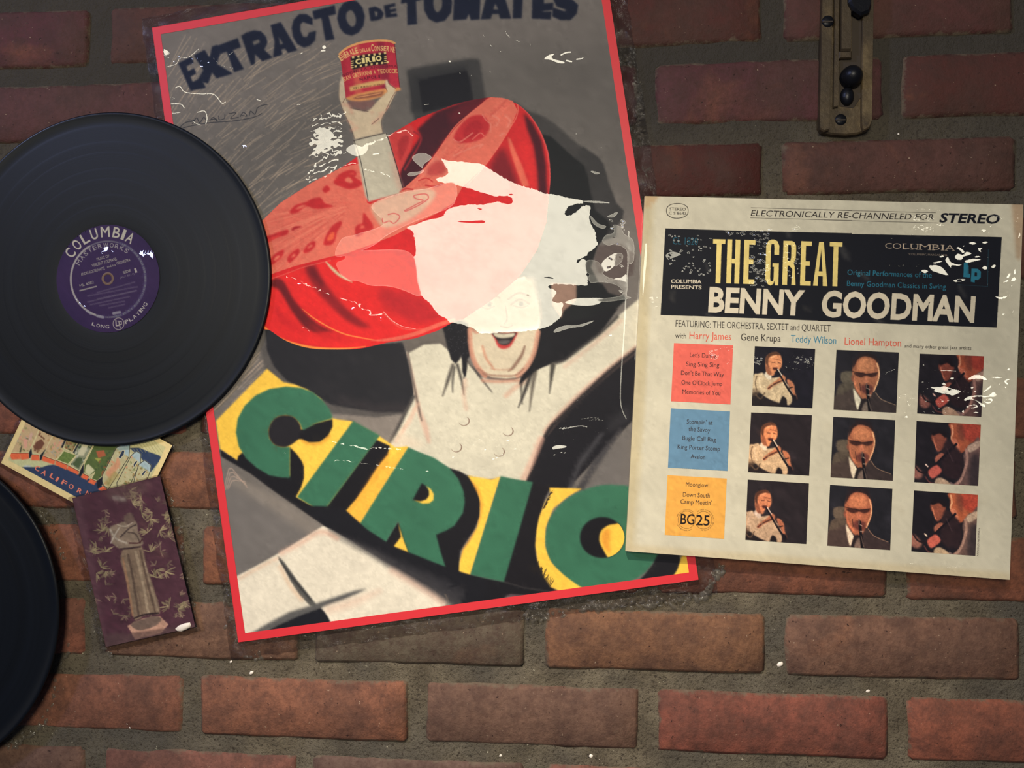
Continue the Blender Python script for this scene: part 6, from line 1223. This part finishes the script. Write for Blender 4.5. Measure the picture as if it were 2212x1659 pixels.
backing(KQ, KH, card, low=.0009)
film_margin(KQ, card, (4, 8, 8, 8), KH, 30, 2, 5)
# ---------------------------------------------------------------- laminated photograph of a statue
SQ = np.array([(156, 1076), (345.5, 1028), (422, 1354), (228.5, 1397.5)]); SH_ = .0050
sc = Canvas(SQ, 300, 510, (78, 48, 56)); sP = lambda p, c, soft=.6, sm=True, a=1.0: sc.P('S6', p, c, soft, sm, a); sL = lambda p, w_, c, a=1.0, soft=.6: sc.L('S6', p, w_, c, soft, a)
rs = np.random.RandomState(12)
for _ in range(60):
    x, y = rs.uniform(500, 1280), rs.uniform(480, 1560); sL([(x, y), (x + rs.uniform(-60, 60), y + rs.uniform(-50, 50))], rs.uniform(14, 50), [(92, 48, 62), (60, 34, 42), (100, 70, 62), (84, 56, 58)][rs.randint(4)], .35, 4)
def leaf(x, y, n, ln_, seed, c=(156, 140, 104)):
    r = np.random.RandomState(seed); a0 = r.uniform(0, 6.3)
    for k in range(n):
        t = a0 + r.uniform(-1.5, 1.5); l = ln_ * r.uniform(.5, 1.2); sL([(x, y), (x + l * math.cos(t) * .6, y + l * math.sin(t) * .6), (x + l * math.cos(t), y + l * math.sin(t) * .9)], [3, 9, 2], tuple(np.array(c) * r.uniform(.7, 1.12)), .7, .5)
for k, (x, y) in enumerate([(900, 590), (940, 700), (1000, 740), (880, 640), (1060, 820), (1120, 860), (1150, 780), (1000, 960), (1040, 1080), (1100, 1090), (1040, 1130), (640, 930), (670, 1060), (700, 1090), (720, 800), (680, 820), (640, 1100), (1120, 1320), (1180, 1340), (1220, 1290), (940, 620), (860, 560), (1090, 740), (1140, 720), (1010, 700), (700, 960), (600, 960), (980, 830)]): leaf(x, y, 11, 62, k + 3)
for k in range(60): leaf(rs.uniform(560, 1240), rs.uniform(520, 1440), 6, 44, k + 90, (130, 108, 90))
sP([(700, 560), (800, 520), (1000, 500), (960, 560), (860, 620), (760, 620)], (104, 82, 74), 6, True, .5)
# robed figure: base, robe, folded arms, hood
sP([(845, 1450), (950, 1400), (1060, 1385), (1118, 1440), (1075, 1490), (900, 1540), (875, 1500)], (190, 146, 122), .8, False); sP([(870, 1440), (960, 1400), (1040, 1385), (1070, 1410), (1020, 1455), (920, 1478)], (112, 92, 80), 1.5); sP([(875, 1500), (1080, 1462), (1070, 1500), (895, 1538)], (170, 126, 104), .8, False)
sP([(820, 940), (880, 900), (940, 920), (975, 1060), (1020, 1200), (1062, 1360), (1000, 1370), (940, 1390), (890, 1405), (860, 1280), (830, 1120), (800, 1010)], (126, 106, 86), 1)
sP([(725, 800), (790, 770), (860, 750), (905, 760), (918, 830), (950, 900), (925, 915), (870, 930), (800, 940), (745, 900), (735, 850)], (132, 114, 96), 1); sP([(820, 740), (850, 700), (880, 710), (890, 760), (850, 780)], (104, 84, 74), 1)
for p, w_, c, a_ in (([(850, 980), (880, 1120), (920, 1380)], 16, (80, 64, 54), .8), ([(900, 960), (940, 1120), (985, 1370)], 18, (166, 146, 120), .7), ([(930, 950), (975, 1150), (1030, 1360)], 12, (84, 66, 56), .8), ([(815, 1000), (850, 1180), (880, 1380)], 12, (160, 116, 84), .7), ([(960, 1030), (1010, 1220), (1050, 1350)], 10, (160, 140, 116), .6), ([(870, 970), (905, 1150), (945, 1380)], 9, (110, 90, 74), .8),
                     ([(730, 810), (770, 870), (840, 900)], 12, (180, 168, 150), .7), ([(735, 900), (760, 850), (790, 800)], 8, (190, 178, 160), .8), ([(800, 860), (860, 800), (900, 780)], 10, (60, 48, 46), .8), ([(850, 830), (900, 840), (930, 900)], 9, (70, 56, 50), .8), ([(860, 900), (920, 900), (940, 880)], 9, (66, 34, 36), .9), ([(780, 780), (830, 790), (880, 765)], 8, (176, 160, 140), .8), ([(800, 940), (860, 935), (930, 925)], 12, (58, 42, 42), .9), ([(890, 1400), (960, 1375), (1050, 1365)], 10, (44, 30, 32), .9)): sL(p, w_, c, a_, 1)
sL([(760, 600), (820, 610)], 30, (150, 140, 128), .6, 3); sc.P('S6', [(480, 600), (540, 585), (720, 1590), (690, 1590)], (104, 74, 78), 3, False, .45); sc.P('S6', [(690, 1500), (860, 1500), (1295, 1440), (1295, 1465), (700, 1600)], (88, 70, 66), 2, False, .6)
sc.mottle(.14, 4, 41); sc.mottle(.10, 12, 42)
stc = empty('statue_photo_card', U(SQ.mean(0), SH_)[0], 'purple laminated photograph of a robed statue among leaves, below the postcard', 'photo card')
M_sta = print_mat('laminated_photo', .6, .12, .5, wave=.5)
sheet('print', sc, SH_, M_sta, stc, 12); backing(SQ, SH_, stc, 'card_stock', (96, 74, 70), low=.0012)
film_margin(SQ, stc, (6, 10, 12, 14), SH_, 40, 3, 6)
beads(stc, [(190, 1100), (196, 1180), (205, 1260), (215, 1330), (226, 1400), (245, 1405)], 60, 4.5, 5, 5); beads(stc, [(352, 1040), (385, 1130), (400, 1240), (424, 1350)], 50, 4, 6, 3)
blob('dried_glue_drop', (404, 1351), .0032, M_speck, stc, .0050, 2.4, .35, 4)
beads(e2, [(30, 1060), (60, 1085), (95, 1120), (118, 1165), (135, 1210)], 40, 3.2, 8, 3); beads(e2, [(150, 1385), (140, 1420), (100, 1540), (60, 1590), (20, 1610)], 50, 4.5, 9, 5)
beads(e1, [(80, 275), (160, 252), (215, 240)], 26, 4, 10, 3)

# ---------------------------------------------------------------- old bolt plate screwed to the wall, top right
M_bp = NT('worn_brass_paint'); g_ = M_bp.gpos()
cb = M_bp.ramp(M_bp.noise(70, 5, .65, g_), [(.3, L4((66, 54, 40))), (.5, L4((96, 80, 56))), (.72, L4((122, 104, 74)))])
M_bp.l(M_bp.mix(M_bp.ramp(M_bp.noise(22, 4, .6, g_), [(.45, (1, 1, 1)), (.62, (0, 0, 0))]), cb, L4((74, 62, 46))), M_bp.p.inputs['Base Color'])
M_bp.p.inputs['Roughness'].default_value = .5; M_bp.p.inputs['Metallic'].default_value = .35; M_bp.l(M_bp.bump(M_bp.noise(260, 4, .7, g_), .4, .0008), M_bp.p.inputs['Normal']); M_bp = M_bp.m
M_iron = simple('dark_iron', (30, 30, 34), .38, .6, bump=.3); M_recess = simple('dark_recess', (58, 48, 38), .8)  # darker brown for the bolt track and screw slots
BZ = lambda p, h: U(Z('BR', [p]), h)[0]
pb = empty('bolt_plate', BZ((690, 700), .004), 'narrow worn brass bolt plate with a dark knob, above the record cover', 'door bolt')
def prism(name, pts, h0, h1, mat, bev=.0008, parent=pb, smooth=False):
    """outline in the close-up's pixels, raised from h0 to h1 with a small chamfer"""
    Q0 = np.array([BZ(p, h1) for p in pts]); c = Q0.mean(0); N = len(pts)
    d = Q0 - c; ln_ = np.linalg.norm(d[:, [0, 2]], axis=1, keepdims=True); ins = c + d * (1 - bev / np.maximum(ln_, .002))
    A = ins * (1, 0, 1) + (0, -h1, 0); B = Q0 * (1, 0, 1) + (0, -(h1 - bev), 0); Cc = Q0 * (1, 0, 1) + (0, -h0, 0)
    V = np.r_[A, B, Cc]
    return meshobj(name, V, [(r * N + k, r * N + (k + 1) % N, (r + 1) * N + (k + 1) % N, (r + 1) * N + k) for r in range(2) for k in range(N)] + [tuple(range(N)), tuple(range(3 * N - 1, 2 * N - 1, -1))], mat, parent, smooth)
TOP = -420
prism('plate', [(425, TOP), (1010, TOP), (1002, 400), (995, 1000), (990, 1350), (975, 1450), (930, 1510), (820, 1545), (690, 1560), (520, 1552), (410, 1525), (372, 1460), (375, 1300), (388, 700), (405, 300)], -.004, .0045, M_bp, .0012)
prism('side_flange', [(415, TOP), (530, TOP), (520, 400), (500, 1000), (490, 1500), (430, 1520), (385, 1490), (378, 1350), (392, 700)], .004, .0085, M_bp, .0012)
prism('side_flange', [(880, TOP), (1005, TOP), (998, 400), (990, 1000), (984, 1400), (950, 1480), (890, 1510), (866, 1450), (868, 700)], .004, .0085, M_bp, .0012)
prism('guide_rib', [(552, TOP), (612, TOP), (606, 500), (600, 760), (592, 1230), (540, 1240), (545, 760), (552, 500)], .004, .0080, M_bp, .0008)
prism('sliding_bolt', [(632, TOP), (742, TOP), (742, 580), (628, 582)], .004, .0105, M_bp, .0015)
prism('bolt_track', [(760, TOP), (862, TOP), (862, 600), (858, 1120), (800, 1210), (770, 1250), (700, 1240), (610, 1230), (600, 1120), (612, 600), (750, 590)], .0035, .0050, M_recess, .0004)
prism('bolt_collar', [(604, 590), (752, 586), (752, 668), (600, 672)], .004, .0090, M_bp, .0012)
prism('upper_guide_block', [(700, TOP), (990, TOP), (985, 60), (960, 130), (860, 170), (770, 110), (720, 20)], .008, .0150, M_iron, .002)
def dome(name, p, r, h0, hh, mat, slot=False, par=pb, sy=1.0):
    X = BZ(p, h0); V, Fc = [], []; seg, rg = 20, 6
    for a in range(rg):
        f = a / rg * math.pi / 2
        for k in range(seg): t = 2 * math.pi * k / seg; V.append((X[0] + r * math.cos(f) * math.cos(t), X[1] - hh * math.sin(f), X[2] + r * sy * math.cos(f) * math.sin(t)))
    V.append((X[0], X[1] - hh, X[2]))
    for a in range(rg - 1):
        for k in range(seg): Fc.append((a * seg + k, a * seg + (k + 1) % seg, (a + 1) * seg + (k + 1) % seg, (a + 1) * seg + k))
    for k in range(seg): Fc.append(((rg - 1) * seg + k, (rg - 1) * seg + (k + 1) % seg, len(V) - 1))
    return meshobj(name, V, Fc, mat, par, smooth=True)
dome('knob', (735, 900), .0092, .0060, .0125, M_iron, sy=1.05)
dome('knob_stem', (690, 1120), .0058, .0048, .0060, M_iron, sy=1.4)
for p, r in (((470, 250), .0052), ((620, 1385), .0050)):
    s = dome('screw', p, r, .0080 if p[0] < 500 else .0040, .0022, M_iron)
    X = BZ(p, .0104 if p[0] < 500 else .0063); w_ = r * .8; V = [(X[0] + a, X[1] + b, X[2] + c_) for a in (-w_, w_) for b in (.0006, -.0001) for c_ in (-.0006, .0006)]
    sl_ = meshobj('screw_slot', V, [(0, 1, 3, 2), (4, 6, 7, 5), (0, 4, 5, 1), (2, 3, 7, 6), (0, 2, 6, 4), (1, 5, 7, 3)], M_recess, None); sl_.parent = s; sl_.location = -s.parent.location
